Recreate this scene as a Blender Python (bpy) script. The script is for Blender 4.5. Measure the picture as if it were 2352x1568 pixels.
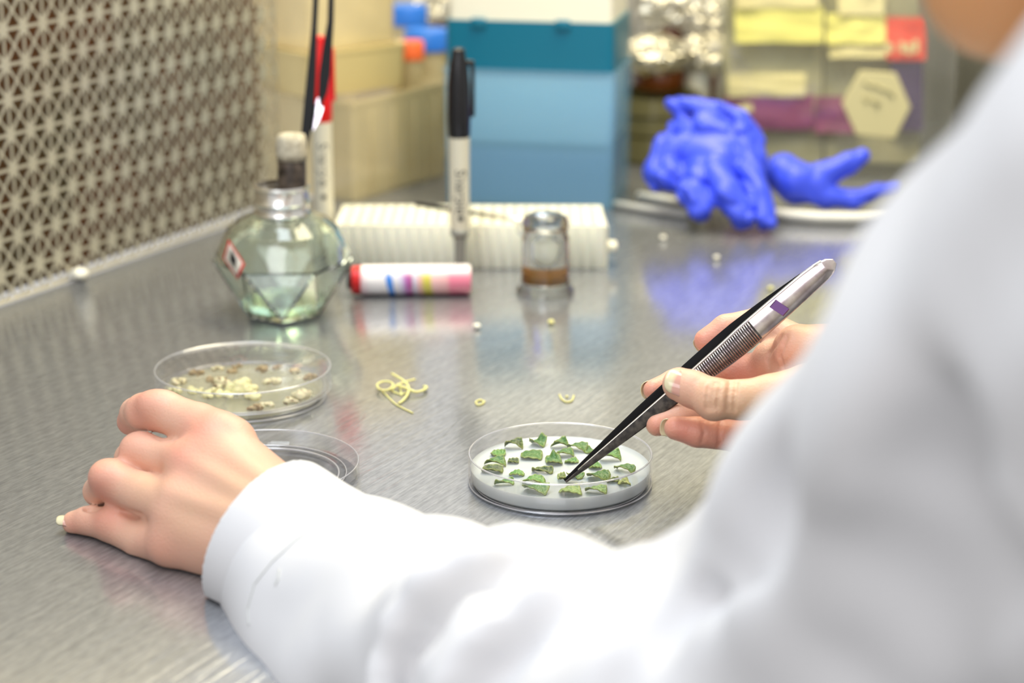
import bpy, bmesh, math, random
import numpy as np
from mathutils import Vector, Matrix, noise as mnoise

random.seed(7)
rng = np.random.default_rng(7)
scene = bpy.context.scene
for _o in list(bpy.data.objects):
    bpy.data.objects.remove(_o)

# ------------------------------------------------------------------ camera
F = 4573.0                     # focal length in pixels of the 2352 x 1568 frame (70 mm lens)
CAMH = 0.335                   # lens height above the steel bench, metres
PITCH = math.radians(16.6)
CP, SP = math.cos(PITCH), math.sin(PITCH)
cam_d = bpy.data.cameras.new('camera')
cam = bpy.data.objects.new('camera', cam_d)
scene.collection.objects.link(cam)
cam.location = (0, 0, CAMH)
cam.rotation_euler = (math.radians(90) - PITCH, 0, 0)
cam_d.sensor_width = 36.0
cam_d.lens = F * 36.0 / 2352.0
cam_d.clip_start = 0.02
cam_d.clip_end = 20
cam_d.dof.use_dof = True
cam_d.dof.focus_distance = 0.93
cam_d.dof.aperture_fstop = 6.0
scene.camera = cam

# ------------------------------------------------------------------ world, lights, exposure
world = bpy.data.worlds.new('room')
scene.world = world
world.use_nodes = True
_bg = world.node_tree.nodes['Background']
_bg.inputs[0].default_value = (1.0, 0.98, 0.95, 1)
_bg.inputs[1].default_value = 0.50

def area(name, loc, target, sx, sy, power, col):
    l = bpy.data.lights.new(name, 'AREA')
    l.shape = 'RECTANGLE'
    l.size, l.size_y = sx, sy
    l.energy = power
    l.color = col
    o = bpy.data.objects.new(name, l)
    scene.collection.objects.link(o)
    o.location = loc
    o.rotation_euler = (Vector(target) - Vector(loc)).to_track_quat('-Z', 'Y').to_euler()
    return o

area('hood_tube_light', (0.12, 1.42, 0.85), (0.02, 1.35, 0.0), 0.95, 0.30, 8.4, (1.0, 0.88, 0.58))
area('front_fill_light', (-0.22, 0.80, 0.85), (-0.12, 0.75, 0.0), 0.80, 0.25, 3.9, (0.82, 0.91, 1.0))  # added cool fill, not a known lamp; brightens the front of the bench
area('room_light', (-0.30, -0.75, 0.85), (0.12, 0.50, 0.10), 1.1, 0.7, 7.0, (0.97, 0.96, 1.0))

scene.view_settings.view_transform = 'Standard'
scene.view_settings.look = 'None'
scene.view_settings.gamma = 1.0
scene.view_settings.exposure = 0.55
scene.view_settings.use_curve_mapping = False
cy = scene.cycles
cy.use_denoising = True
cy.max_bounces = 16
cy.transmission_bounces = 14
cy.transparent_max_bounces = 16
cy.glossy_bounces = 6
cy.diffuse_bounces = 4
cy.caustics_reflective = False
cy.caustics_refractive = True
cy.sample_clamp_indirect = 6.0

# ------------------------------------------------------------------ geometry helpers
def P(px, py, t):
    """world point seen at pixel (px, py) at depth t metres along the view axis"""
    u = (px - 1176.0) / F
    v = (784.0 - py) / F
    return Vector((t * u, t * (CP + v * SP), CAMH + t * (-SP + v * CP)))

def G(px, py, z=0.0):
    """world point at height z seen at pixel (px, py)"""
    v = (784.0 - py) / F
    t = (CAMH - z) / (SP - v * CP)
    return P(px, py, t)

def setp(o, label=None, cat=None, group=None, kind=None):
    if label: o['label'] = label
    if cat: o['category'] = cat
    if group: o['group'] = group
    if kind: o['kind'] = kind
    return o

def empty(name, loc=(0, 0, 0), rz=0.0, **k):
    o = bpy.data.objects.new(name, None)
    scene.collection.objects.link(o)
    o.location = loc
    o.rotation_euler = (0, 0, rz)
    o.empty_display_size = 0.01
    return setp(o, **k)

def link(name, me, mat=None, parent=None, **k):
    o = bpy.data.objects.new(name, me)
    scene.collection.objects.link(o)
    if mat is not None and len(me.materials) == 0:
        for m in (mat if isinstance(mat, (list, tuple)) else [mat]):
            me.materials.append(m)
    if parent is not None:
        o.parent = parent
    return setp(o, **k)

def from_bm(name, bm, mat=None, parent=None, smooth=True, angle=None, **k):
    me = bpy.data.meshes.new(name)
    bmesh.ops.recalc_face_normals(bm, faces=bm.faces[:])
    bm.to_mesh(me)
    bm.free()
    if smooth:
        me.shade_smooth()
        if angle is not None:
            me.set_sharp_from_angle(angle=math.radians(angle))
    return link(name, me, mat, parent, **k)

def from_np(name, V, Q, mat=None, parent=None, col=None, smooth=True, **k):
    me = bpy.data.meshes.new(name)
    me.vertices.add(len(V))
    me.vertices.foreach_set('co', np.asarray(V, np.float32).ravel())
    nf, kk = Q.shape
    me.loops.add(nf * kk)
    me.loops.foreach_set('vertex_index', Q.astype(np.int32).ravel())
    me.polygons.add(nf)
    me.polygons.foreach_set('loop_start', np.arange(0, nf * kk, kk, dtype=np.int32))
    me.polygons.foreach_set('loop_total', np.full(nf, kk, np.int32))
    me.update(calc_edges=True)
    if smooth:
        me.shade_smooth()
    if col is not None:
        a = me.color_attributes.new('Col', 'FLOAT_COLOR', 'POINT')
        c = np.ones((len(V), 4), np.float32)
        c[:, :3] = col
        a.data.foreach_set('color', c.ravel())
    return link(name, me, mat, parent, **k)

def box_bm(sx, sy, sz, loc=(0, 0, 0), bevel=0.0, seg=2, bm=None, rot=None):
    b = bm or bmesh.new()
    r = bmesh.ops.create_cube(b, size=1.0)
    vs = r['verts']
    M = Matrix.Translation(loc) @ (rot.to_4x4() if rot else Matrix.Identity(4)) @ Matrix.Diagonal((sx, sy, sz, 1))
    bmesh.ops.transform(b, matrix=M, verts=vs)
    if bevel > 0:
        es = list({e for v in vs for e in v.link_edges})
        bmesh.ops.bevel(b, geom=es, offset=bevel, segments=seg, affect='EDGES', profile=0.5)
    return b

def lathe_bm(prof, seg=48, bm=None, M=None, close=False):
    """prof: list of (r, z)"""
    b = bm or bmesh.new()
    rings = []
    for (r, z) in prof:
        if r < 1e-6:
            rings.append([b.verts.new((0, 0, z))])
        else:
            rings.append([b.verts.new((r * math.cos(2 * math.pi * i / seg), r * math.sin(2 * math.pi * i / seg), z)) for i in range(seg)])
    pairs = list(zip(rings, rings[1:]))
    if close:
        pairs.append((rings[-1], rings[0]))
    for A, B in pairs:
        for i in range(seg):
            j = (i + 1) % seg
            if len(A) == 1 and len(B) == 1:
                continue
            if len(A) == 1:
                b.faces.new((A[0], B[j], B[i]))
            elif len(B) == 1:
                b.faces.new((A[i], A[j], B[0]))
            else:
                b.faces.new((A[i], A[j], B[j], B[i]))
    if M is not None:
        bmesh.ops.transform(b, matrix=M, verts=[v for R in rings for v in R])
    return b

def tube_bm(pts, rad, seg=10, bm=None):
    """pts: list of Vector, rad: float or list; capped tube"""
    b = bm or bmesh.new()
    n = len(pts)
    pts = [Vector(p) for p in pts]
    rads = rad if isinstance(rad, (list, tuple)) else [rad] * n
    up = Vector((0.123, 0.21, 0.97)).normalized()
    rings = []
    prev = None
    for i, p in enumerate(pts):
        d = (pts[min(i + 1, n - 1)] - pts[max(i - 1, 0)]).normalized()
        if prev is None:
            a = d.cross(up)
            if a.length < 1e-4:
                a = d.cross(Vector((1, 0, 0)))
            a.normalize()
        else:
            a = (prev - d * prev.dot(d)).normalized()
        prev = a
        c = d.cross(a)
        rings.append([b.verts.new(p + (a * math.cos(2 * math.pi * k / seg) + c * math.sin(2 * math.pi * k / seg)) * rads[i]) for k in range(seg)])
    for A, B in zip(rings, rings[1:]):
        for k in range(seg):
            b.faces.new((A[k], A[(k + 1) % seg], B[(k + 1) % seg], B[k]))
    b.faces.new(rings[0][::-1])
    b.faces.new(rings[-1])
    return b

def axis_matrix(origin, zdir, xhint=(1, 0, 0)):
    z = Vector(zdir).normalized()
    x = Vector(xhint) - z * Vector(xhint).dot(z)
    x.normalize()
    y = z.cross(x)
    M = Matrix((x, y, z)).transposed().to_4x4()
    M.translation = Vector(origin)
    return M

def text_mesh(txt, size, extrude=0.0001):
    cu = bpy.data.curves.new('txt', 'FONT')
    cu.body = txt
    cu.size = size
    cu.extrude = extrude
    cu.align_x = 'CENTER'
    cu.align_y = 'CENTER'
    cu.resolution_u = 3
    o = bpy.data.objects.new('txt', cu)
    scene.collection.objects.link(o)
    dg = bpy.context.evaluated_depsgraph_get()
    me = bpy.data.meshes.new_from_object(o.evaluated_get(dg))
    bpy.data.objects.remove(o)
    bpy.data.curves.remove(cu)
    me.materials.clear()
    return me

# ------------------------------------------------------------------ implicit surfaces (smooth unions of tapered limbs)
class SDF:
    def __init__(self, lo, hi, h):
        self.lo = np.array(lo, np.float64); self.h = h
        self.n = np.ceil((np.array(hi) - self.lo) / h).astype(int) + 1
        self.D = np.full(self.n, 0.05, np.float32)
    def sub(self, lo, hi, m):
        a = np.clip(np.floor((np.minimum(lo, hi) - m - self.lo) / self.h).astype(int), 0, self.n)
        b = np.clip(np.ceil((np.maximum(lo, hi) + m - self.lo) / self.h).astype(int) + 1, 0, self.n)
        if np.any(b <= a): return None
        ax = [(np.arange(a[i], b[i]) * self.h + self.lo[i]).astype(np.float32) for i in range(3)]
        return tuple(slice(a[i], b[i]) for i in range(3)), np.meshgrid(*ax, indexing='ij', sparse=True)
    def comb(self, sl, d, k, op):
        D = self.D[sl]
        if op == 'add':
            hh = np.clip(0.5 + 0.5 * (D - d) / k, 0, 1)
            self.D[sl] = D * (1 - hh) + d * hh - k * hh * (1 - hh)
        else:
            d = -d
            hh = np.clip(0.5 - 0.5 * (D - d) / k, 0, 1)
            self.D[sl] = D * (1 - hh) + d * hh + k * hh * (1 - hh)
    def cap(self, a, b, ra, rb, k=0.002, op='add', flat=None):
        """tapered limb from a to b; flat=(dir, s): thickness along dir multiplied by s (<1 flattens)"""
        a = np.array(a, float); b = np.array(b, float)
        R = max(ra, rb)
        s = self.sub(np.minimum(a, b), np.maximum(a, b), R + k * 2 + 0.003)
        if s is None: return self
        sl, (X, Y, Z) = s
        ab = b - a
        L2 = max(float(ab @ ab), 1e-12)
        px, py, pz = X - a[0], Y - a[1], Z - a[2]
        t = np.clip((px * ab[0] + py * ab[1] + pz * ab[2]) / L2, 0, 1)
        qx, qy, qz = px - t * ab[0], py - t * ab[1], pz - t * ab[2]
        if flat is not None:
            n = np.array(flat[0], float); n /= np.linalg.norm(n)
            w = (qx * n[0] + qy * n[1] + qz * n[2]) * (1.0 / flat[1] - 1.0)
            qx, qy, qz = qx + w * n[0], qy + w * n[1], qz + w * n[2]
        d = np.sqrt(qx * qx + qy * qy + qz * qz) - (ra + (rb - ra) * t)
        self.comb(sl, d.astype(np.float32), k, op)
        return self
    def chain(self, pts, k=0.002, op='add', flat=None):
        """pts: (vec, radius)"""
        for (p, r), (q, s) in zip(pts, pts[1:]):
            self.cap(p, q, r, s, k, op, flat)
        return self
    def ell(self, c, ax, k=0.002, op='add', R=None):
        c = np.array(c, float)
        m = max(ax)
        s = self.sub(c - m, c + m, k * 2 + 0.003)
        if s is None: return self
        sl, (X, Y, Z) = s
        p = [X - c[0], Y - c[1], Z - c[2]]
        if R is not None:
            R = np.array(R)
            p = [p[0] * R[0, i] + p[1] * R[1, i] + p[2] * R[2, i] for i in range(3)]
        q = np.sqrt(sum((p[i] / ax[i]) ** 2 for i in range(3)))
        g = np.sqrt(sum((p[i] / ax[i] ** 2) ** 2 for i in range(3))) + 1e-6
        d = q * (q - 1) / g
        self.comb(sl, d.astype(np.float32), k, op)
        return self
    def grid(self):
        ax = [(np.arange(self.n[i]) * self.h + self.lo[i]).astype(np.float32) for i in range(3)]
        return np.meshgrid(*ax, indexing='ij', sparse=True)
    def mesh(self):
        D = self.D
        D[0] = D[-1] = np.maximum(D[0], 1e-4); D[:, 0] = np.maximum(D[:, 0], 1e-4); D[:, -1] = np.maximum(D[:, -1], 1e-4)
        D[:, :, 0] = np.maximum(D[:, :, 0], 1e-4); D[:, :, -1] = np.maximum(D[:, :, -1], 1e-4)
        D[-1] = np.maximum(D[-1], 1e-4)
        S = D < 0
        c = S[:-1, :-1, :-1].astype(np.uint8)
        offs = [(i, j, k) for i in (0, 1) for j in (0, 1) for k in (0, 1)]
        tot = np.zeros_like(c)
        e = lambda o, n: slice(o, n - 1 + o)
        for (i, j, k) in offs:
            tot += S[e(i, self.n[0]), e(j, self.n[1]), e(k, self.n[2])]
        act = (tot > 0) & (tot < 8)
        idx = np.full(act.shape, -1, np.int32)
        I = np.argwhere(act)
        idx[act] = np.arange(len(I))
        val = {o: D[I[:, 0] + o[0], I[:, 1] + o[1], I[:, 2] + o[2]] for o in offs}
        acc = np.zeros((len(I), 3)); cnt = np.zeros(len(I))
        for o in offs:
            for axx in range(3):
                if o[axx] == 0:
                    p = list(o); p[axx] = 1; p = tuple(p)
                    va, vb = val[o], val[p]
                    m = (va < 0) != (vb < 0)
                    t = np.where(m, va / np.where(m, va - vb, 1), 0)
                    pt = np.tile(np.array(o, float), (len(I), 1))
                    pt[:, axx] = t
                    acc += np.where(m[:, None], pt, 0); cnt += m
        V = (I + acc / cnt[:, None]) * self.h + self.lo
        Q = []
        for axx in range(3):
            sh = [0, 0, 0]; sh[axx] = 1
            A = S[tuple(slice(0, S.shape[q] - sh[q]) for q in range(3))]
            B = S[tuple(slice(sh[q], None) for q in range(3))]
            E = np.argwhere(A != B)
            u, v = (axx + 1) % 3, (axx + 2) % 3
            E = E[(E[:, u] > 0) & (E[:, v] > 0) & (E[:, u] < self.n[u] - 1) & (E[:, v] < self.n[v] - 1)]
            ins = A[E[:, 0], E[:, 1], E[:, 2]]
            def g(du, dv):
                X = E.copy(); X[:, u] -= du; X[:, v] -= dv
                return idx[X[:, 0], X[:, 1], X[:, 2]]
            q = np.stack([g(1, 1), g(0, 1), g(0, 0), g(1, 0)], 1)
            q[~ins] = q[~ins][:, ::-1]
            Q.append(q)
        Q = np.concatenate(Q)
        Q = Q[(Q >= 0).all(1)]
        return V, Q

def merge(parts):
    Vs, Qs, Cs, o = [], [], [], 0
    for (V, Q, C) in parts:
        Vs.append(V); Qs.append(Q + o); Cs.append(C); o += len(V)
    return np.concatenate(Vs), np.concatenate(Qs), np.concatenate(Cs)

def relax(V, Q, it=2, f=0.5):
    n = len(V)
    V = V.copy()
    for _ in range(it):
        A = np.zeros_like(V); c = np.zeros(n)
        for i in range(4):
            a, b = Q[:, i], Q[:, (i + 1) % 4]
            for q in range(3):
                A[:, q] += np.bincount(a, V[b, q], n) + np.bincount(b, V[a, q], n)
            c += np.bincount(a, minlength=n) + np.bincount(b, minlength=n)
        V += f * (A / np.maximum(c, 1)[:, None] - V)
    return V

# ------------------------------------------------------------------ materials
class M: pass
def srgb(r, g, b):
    f = lambda c: ((c / 255 + 0.055) / 1.055) ** 2.4 if c > 10 else c / 255 / 12.92
    return (f(r), f(g), f(b), 1)

def mat(name, col, rough=0.5, metal=0.0, trans=0.0, ior=1.45, alpha=1.0, coat=0.0, sss=0.0, sssr=(1, 0.3, 0.15), sssc=0.003,
        bump=None, noise=None, attr=False, spec=0.5, sheen=0.0, emit=None):
    """bump=(scale, strength, detail[, stretch]); noise=(scale, second colour, amount)"""
    m = bpy.data.materials.new(name)
    m.use_nodes = True
    nt = m.node_tree
    b = nt.nodes['Principled BSDF']
    N, L = nt.nodes.new, nt.links.new
    b.inputs['Base Color'].default_value = col
    b.inputs['Roughness'].default_value = rough
    b.inputs['Metallic'].default_value = metal
    b.inputs['Transmission Weight'].default_value = trans
    b.inputs['IOR'].default_value = ior
    b.inputs['Alpha'].default_value = alpha
    b.inputs['Coat Weight'].default_value = coat
    b.inputs['Coat Roughness'].default_value = 0.08
    b.inputs['Specular IOR Level'].default_value = spec
    b.inputs['Sheen Weight'].default_value = sheen
    if sss:
        b.inputs['Subsurface Weight'].default_value = sss
        b.inputs['Subsurface Radius'].default_value = sssr
        b.inputs['Subsurface Scale'].default_value = sssc
    tc = N('ShaderNodeTexCoord')
    src = None
    if attr:
        a = N('ShaderNodeAttribute'); a.attribute_name = 'Col'
        src = a.outputs['Color']
    if noise:
        nz = N('ShaderNodeTexNoise'); nz.inputs['Scale'].default_value = noise[0]; nz.inputs['Detail'].default_value = 4
        L(tc.outputs['Object'], nz.inputs['Vector'])
        mr = N('ShaderNodeMapRange'); mr.inputs[1].default_value = 0.35; mr.inputs[2].default_value = 0.65
        mr.inputs[4].default_value = noise[2]
        L(nz.outputs['Fac'], mr.inputs[0])
        mx = N('ShaderNodeMix'); mx.data_type = 'RGBA'
        L(mr.outputs[0], mx.inputs[0])
        if src: L(src, mx.inputs[6])
        else: mx.inputs[6].default_value = col
        mx.inputs[7].default_value = noise[1]
        src = mx.outputs[2]
    if src: L(src, b.inputs['Base Color'])
    if bump:
        nz = N('ShaderNodeTexNoise'); nz.inputs['Scale'].default_value = bump[0]; nz.inputs['Detail'].default_value = bump[2]
        mp = N('ShaderNodeMapping')
        if len(bump) > 3: mp.inputs['Scale'].default_value = bump[3]
        L(tc.outputs['Object'], mp.inputs['Vector']); L(mp.outputs[0], nz.inputs['Vector'])
        bp = N('ShaderNodeBump'); bp.inputs['Strength'].default_value = bump[1]; bp.inputs['Distance'].default_value = 0.001
        L(nz.outputs['Fac'], bp.inputs['Height']); L(bp.outputs[0], b.inputs['Normal'])
    if emit:
        b.inputs['Emission Color'].default_value = emit[0]; b.inputs['Emission Strength'].default_value = emit[1]
    return m

M.skin = mat('skin', srgb(232, 180, 150), 0.42, sss=0.25, sssc=0.004, attr=True, bump=(900, 0.25, 4), spec=0.45)
M.nail = mat('nail', srgb(240, 205, 190), 0.16, attr=True, coat=0.5, sss=0.2, sssc=0.001)
M.coat = mat('coat_cotton', srgb(217, 217, 219), 0.85, bump=(2500, 0.12, 2), sheen=0.1, spec=0.2)
M.thread = mat('stitching', srgb(200, 202, 200), 0.9)
M.hair = mat('dark_hair', srgb(52, 28, 20), 0.5, bump=(300, 0.5, 3, (1, 1, 0.1)))
M.maroon = mat('maroon_knit', srgb(95, 20, 30), 0.85, bump=(600, 0.4, 2))
def thin_clear(name, tint, edge, rough=0.03, base=0.02, haze=0.008):
    """thin clear plastic: lets light straight through, reflects and whitens towards grazing edges"""
    m = bpy.data.materials.new(name); m.use_nodes = True
    nt = m.node_tree; N, L = nt.nodes.new, nt.links.new
    nt.nodes.remove(nt.nodes['Principled BSDF'])
    out = nt.nodes['Material Output']
    tr = N('ShaderNodeBsdfTransparent'); tr.inputs[0].default_value = tint
    gl = N('ShaderNodeBsdfGlossy'); gl.inputs['Roughness'].default_value = rough; gl.inputs[0].default_value = (1, 1, 1, 1)
    df = N('ShaderNodeBsdfTranslucent'); df.inputs[0].default_value = edge
    dd = N('ShaderNodeBsdfDiffuse'); dd.inputs[0].default_value = edge
    md = N('ShaderNodeMixShader'); md.inputs[0].default_value = 0.5; L(df.outputs[0], md.inputs[1]); L(dd.outputs[0], md.inputs[2])
    lw = N('ShaderNodeLayerWeight'); lw.inputs[0].default_value = 0.50
    mr = N('ShaderNodeMapRange'); mr.inputs[1].default_value = 0.80; mr.inputs[2].default_value = 1.0
    mr.inputs[3].default_value = haze; mr.inputs[4].default_value = 0.22
    L(lw.outputs['Facing'], mr.inputs[0])
    m1 = N('ShaderNodeMixShader'); L(mr.outputs[0], m1.inputs[0]); L(tr.outputs[0], m1.inputs[1]); L(md.outputs[0], m1.inputs[2])
    mf = N('ShaderNodeMapRange'); mf.inputs[3].default_value = base; mf.inputs[4].default_value = 0.65
    pw = N('ShaderNodeMath'); pw.operation = 'POWER'; pw.inputs[1].default_value = 5.0
    L(lw.outputs['Facing'], pw.inputs[0]); L(pw.outputs[0], mf.inputs[0])
    m2 = N('ShaderNodeMixShader'); L(mf.outputs[0], m2.inputs[0]); L(m1.outputs[0], m2.inputs[1]); L(gl.outputs[0], m2.inputs[2])
    L(m2.outputs[0], out.inputs[0])
    return m
M.clear = thin_clear('clear_polystyrene', (0.975, 0.975, 0.985, 1), (0.86, 0.88, 0.93, 1))
M.clearbin = thin_clear('clear_bin', (0.95, 0.95, 0.92, 1), (0.80, 0.80, 0.72, 1), 0.08, 0.05, 0.05)
M.glass = mat('green_tint_glass', (0.90, 0.97, 0.91, 1), 0.0, trans=1.0, ior=1.46)
M.glassw = mat('clear_glass', (0.97, 0.98, 0.96, 1), 0.0, trans=1.0, ior=1.46)
M.amber = mat('amber_liquid', srgb(214, 150, 40), 0.1, trans=0.55, ior=1.33)
M.spirit = mat('spirit', (0.75, 0.95, 0.78, 1), 0.0, trans=1.0, ior=1.36)
M.whitep = mat('white_plastic', srgb(244, 240, 218), 0.35, sss=0.1, sssc=0.005)
M.rackp = mat('rack_plastic', srgb(246, 242, 222), 0.45, sss=0.15, sssc=0.006)
M.black = mat('black_plastic', (0.008, 0.008, 0.010, 1), 0.28)
M.ink = mat('black_ink', (0.02, 0.02, 0.022, 1), 0.6)
M.greyink = mat('grey_ink', srgb(176, 170, 130), 0.8)
M.redp = mat('red_plastic', srgb(225, 12, 8), 0.3)
M.barrel = mat('marker_barrel', srgb(226, 220, 196), 0.4)
M.greyp = mat('grey_plastic', srgb(150, 150, 140), 0.4)
M.steel = mat('polished_steel', (0.52, 0.47, 0.46, 1), 0.16, metal=1.0, noise=(170, (0.22, 0.15, 0.19, 1), 0.6))
M.steelv = mat('violet_steel', (0.17, 0.09, 0.24, 1), 0.35, metal=1.0)
M.burnt = mat('burnt_and_groove_steel', (0.025, 0.023, 0.024, 1), 0.3, metal=0.6, noise=(300, (0.16, 0.14, 0.12, 1), 0.45))
M.blackmetal = mat('blackened_and_shaded_steel', (0.004, 0.004, 0.005, 1), 0.5, spec=0.15)
M.ring = mat('aluminium_ring', (0.80, 0.78, 0.74, 1), 0.22, metal=1.0)
M.foil = mat('aluminium_foil', (0.66, 0.62, 0.50, 1), 0.28, metal=1.0)
M.teal = mat('teal_plastic', srgb(0, 112, 140), 0.35)
M.boxblue = mat('translucent_blue', srgb(150, 206, 236), 0.25, alpha=0.40, coat=0.3)
M.tray = mat('tip_tray', srgb(70, 92, 150), 0.5)
M.lidw = mat('cream_plastic', srgb(250, 245, 222), 0.4)
M.tanbox = mat('cloudy_plastic', srgb(236, 220, 172), 0.25, alpha=0.55, noise=(14, srgb(196, 184, 140), 0.6))
M.tanlid = mat('beige_lid', srgb(232, 212, 150), 0.4, trans=0.15)
M.cap_blue = mat('blue_cap', srgb(48, 120, 220), 0.35)
M.cap_orange = mat('orange_cap', srgb(255, 118, 60), 0.35)
M.nitrile = mat('blue_nitrile', srgb(66, 88, 236), 0.36, sss=0.12, sssr=(0.3, 0.4, 1.0), sssc=0.003, bump=(900, 0.15, 2))
M.brownglass = mat('brown_glass', srgb(92, 44, 8), 0.15, trans=0.35, coat=0.5)
M.amberjar = mat('brown_bottle', srgb(95, 48, 10), 0.2)
M.yellow = mat('yellow_paper', srgb(236, 230, 130), 0.6)
M.purple = mat('purple_paper', srgb(132, 48, 104), 0.6)
M.dkpurple = mat('dark_purple_paper', srgb(72, 52, 100), 0.6)
M.greypap = mat('grey_paper', srgb(182, 178, 148), 0.6, noise=(60, srgb(160, 156, 120), 0.7))
M.cream = mat('cream_paper', srgb(222, 212, 160), 0.6)
M.redpap = mat('red_paper', srgb(225, 60, 30), 0.6)
M.redline = mat('red_border', srgb(220, 60, 55), 0.6)
M.labelw = mat('label_paper', srgb(240, 232, 215), 0.6)
M.rim = thin_clear('highlight_rim', (0.97, 0.97, 1.0, 1), (0.95, 0.95, 1.0, 1), 0.08, 0.25, 0.45)  # whitened plastic: paints the bright highlight along dish and lid edges
M.agar = mat('agar', (0.72, 0.77, 0.77, 1), 0.10, alpha=0.78, sss=0.3, sssr=(1, 1, 1), sssc=0.01, coat=0.5)
M.agary = mat('yellow_agar', (0.78, 0.76, 0.50, 1), 0.08, alpha=0.30, coat=0.5)
M.leaf = mat('leaf_tissue', srgb(92, 138, 74), 0.42, attr=True, noise=(900, srgb(52, 92, 48), 0.55), bump=(700, 0.6, 3), sss=0.1, sssr=(0.4, 1, 0.2), sssc=0.001)
M.callus = mat('callus_tissue', srgb(225, 215, 160), 0.5, attr=True, bump=(1200, 0.5, 3), sss=0.25, sssc=0.002)
M.root = mat('pale_root', srgb(226, 222, 150), 0.5, sss=0.2, sssc=0.001)
M.crumb = mat('white_crumb', srgb(240, 236, 220), 0.6)
M.wick = mat('charred_wick', srgb(214, 206, 182), 0.95, bump=(700, 1.0, 4, (1, 1, 0.25)), noise=(320, srgb(120, 104, 78), 0.55))
M.wickdark = mat('wick_tube', srgb(40, 32, 26), 0.35, noise=(150, srgb(120, 105, 92), 0.6))
M.whiterod = mat('white_tubing', srgb(232, 230, 220), 0.4)
# ------------------------------------------------------------------ steel bench, perforated wall, far wall
U = Vector((0.461, 0.887, 0)).normalized()          # along the perforated wall
Nn = Vector((U.y, -U.x, 0))                          # from that wall towards the person
W0 = Vector((-0.3213, 1.204, 0))
HOODROT = math.atan2(U.y, U.x)

def steel_material():
    m = bpy.data.materials.new('brushed_steel'); m.use_nodes = True
    nt = m.node_tree; b = nt.nodes['Principled BSDF']; N, L = nt.nodes.new, nt.links.new
    b.inputs['Metallic'].default_value = 1.0
    tc = N('ShaderNodeTexCoord')
    mp = N('ShaderNodeMapping'); mp.inputs['Scale'].default_value = (26, 900, 1)
    L(tc.outputs['Object'], mp.inputs['Vector'])
    n1 = N('ShaderNodeTexNoise'); n1.inputs['Scale'].default_value = 1.0; n1.inputs['Detail'].default_value = 5
    n1.inputs['Distortion'].default_value = 0.3
    L(mp.outputs[0], n1.inputs['Vector'])
    mp2 = N('ShaderNodeMapping'); mp2.inputs['Scale'].default_value = (140, 420, 1); mp2.inputs['Rotation'].default_value = (0, 0, 0.5)
    L(tc.outputs['Object'], mp2.inputs['Vector'])
    n2 = N('ShaderNodeTexNoise'); n2.inputs['Detail'].default_value = 6; n2.inputs['Scale'].default_value = 1.0
    L(mp2.outputs[0], n2.inputs['Vector'])
    n3 = N('ShaderNodeTexNoise'); n3.inputs['Scale'].default_value = 9; n3.inputs['Detail'].default_value = 5
    L(tc.outputs['Object'], n3.inputs['Vector'])
    # fine scratches: thin lines of a stretched voronoi
    mp3 = N('ShaderNodeMapping'); mp3.inputs['Scale'].default_value = (9, 150, 1); mp3.inputs['Rotation'].default_value = (0, 0, -0.75)
    L(tc.outputs['Object'], mp3.inputs['Vector'])
    vo = N('ShaderNodeTexVoronoi'); vo.feature = 'DISTANCE_TO_EDGE'; vo.inputs['Scale'].default_value = 1.0
    L(mp3.outputs[0], vo.inputs['Vector'])
    sc = N('ShaderNodeMapRange'); sc.inputs[1].default_value = 0.0; sc.inputs[2].default_value = 0.02
    sc.inputs[3].default_value = 1.0; sc.inputs[4].default_value = 0.0
    L(vo.outputs['Distance'], sc.inputs[0])
    mth = N('ShaderNodeMath'); mth.operation = 'MULTIPLY_ADD'; mth.inputs[1].default_value = 0.95
    L(n2.outputs['Fac'], mth.inputs[0]); L(n1.outputs['Fac'], mth.inputs[2])
    m2 = N('ShaderNodeMath'); m2.operation = 'MULTIPLY_ADD'; m2.inputs[1].default_value = -0.5
    L(sc.outputs[0], m2.inputs[0]); L(mth.outputs[0], m2.inputs[2])
    bp = N('ShaderNodeBump'); bp.inputs['Strength'].default_value = 0.18; bp.inputs['Distance'].default_value = 0.00025
    L(m2.outputs[0], bp.inputs['Height']); L(bp.outputs[0], b.inputs['Normal'])
    cr = N('ShaderNodeMapRange'); cr.inputs[1].default_value = 0.70; cr.inputs[2].default_value = 1.25
    cr.inputs[3].default_value = 0.0; cr.inputs[4].default_value = 1.0
    L(mth.outputs[0], cr.inputs[0])
    mx = N('ShaderNodeMix'); mx.data_type = 'RGBA'
    mx.inputs[6].default_value = (0.35, 0.365, 0.40, 1); mx.inputs[7].default_value = (0.55, 0.57, 0.61, 1)
    L(cr.outputs[0], mx.inputs[0]); L(mx.outputs[2], b.inputs['Base Color'])
    rr = N('ShaderNodeMapRange'); rr.inputs[1].default_value = 0.3; rr.inputs[2].default_value = 0.7
    rr.inputs[3].default_value = 0.09; rr.inputs[4].default_value = 0.15
    L(n3.outputs['Fac'], rr.inputs[0]); L(rr.outputs[0], b.inputs['Roughness'])
    # worn finish: a second, much blurrier lobe
    b2 = N('ShaderNodeBsdfPrincipled'); b2.inputs['Metallic'].default_value = 0.55; b2.inputs['Roughness'].default_value = 0.55
    L(mx.outputs[2], b2.inputs['Base Color']); L(bp.outputs[0], b2.inputs['Normal'])
    ms = N('ShaderNodeMixShader'); ms.inputs[0].default_value = 0.30
    L(b.outputs[0], ms.inputs[1]); L(b2.outputs[0], ms.inputs[2]); L(ms.outputs[0], nt.nodes['Material Output'].inputs[0])
    return m

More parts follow.
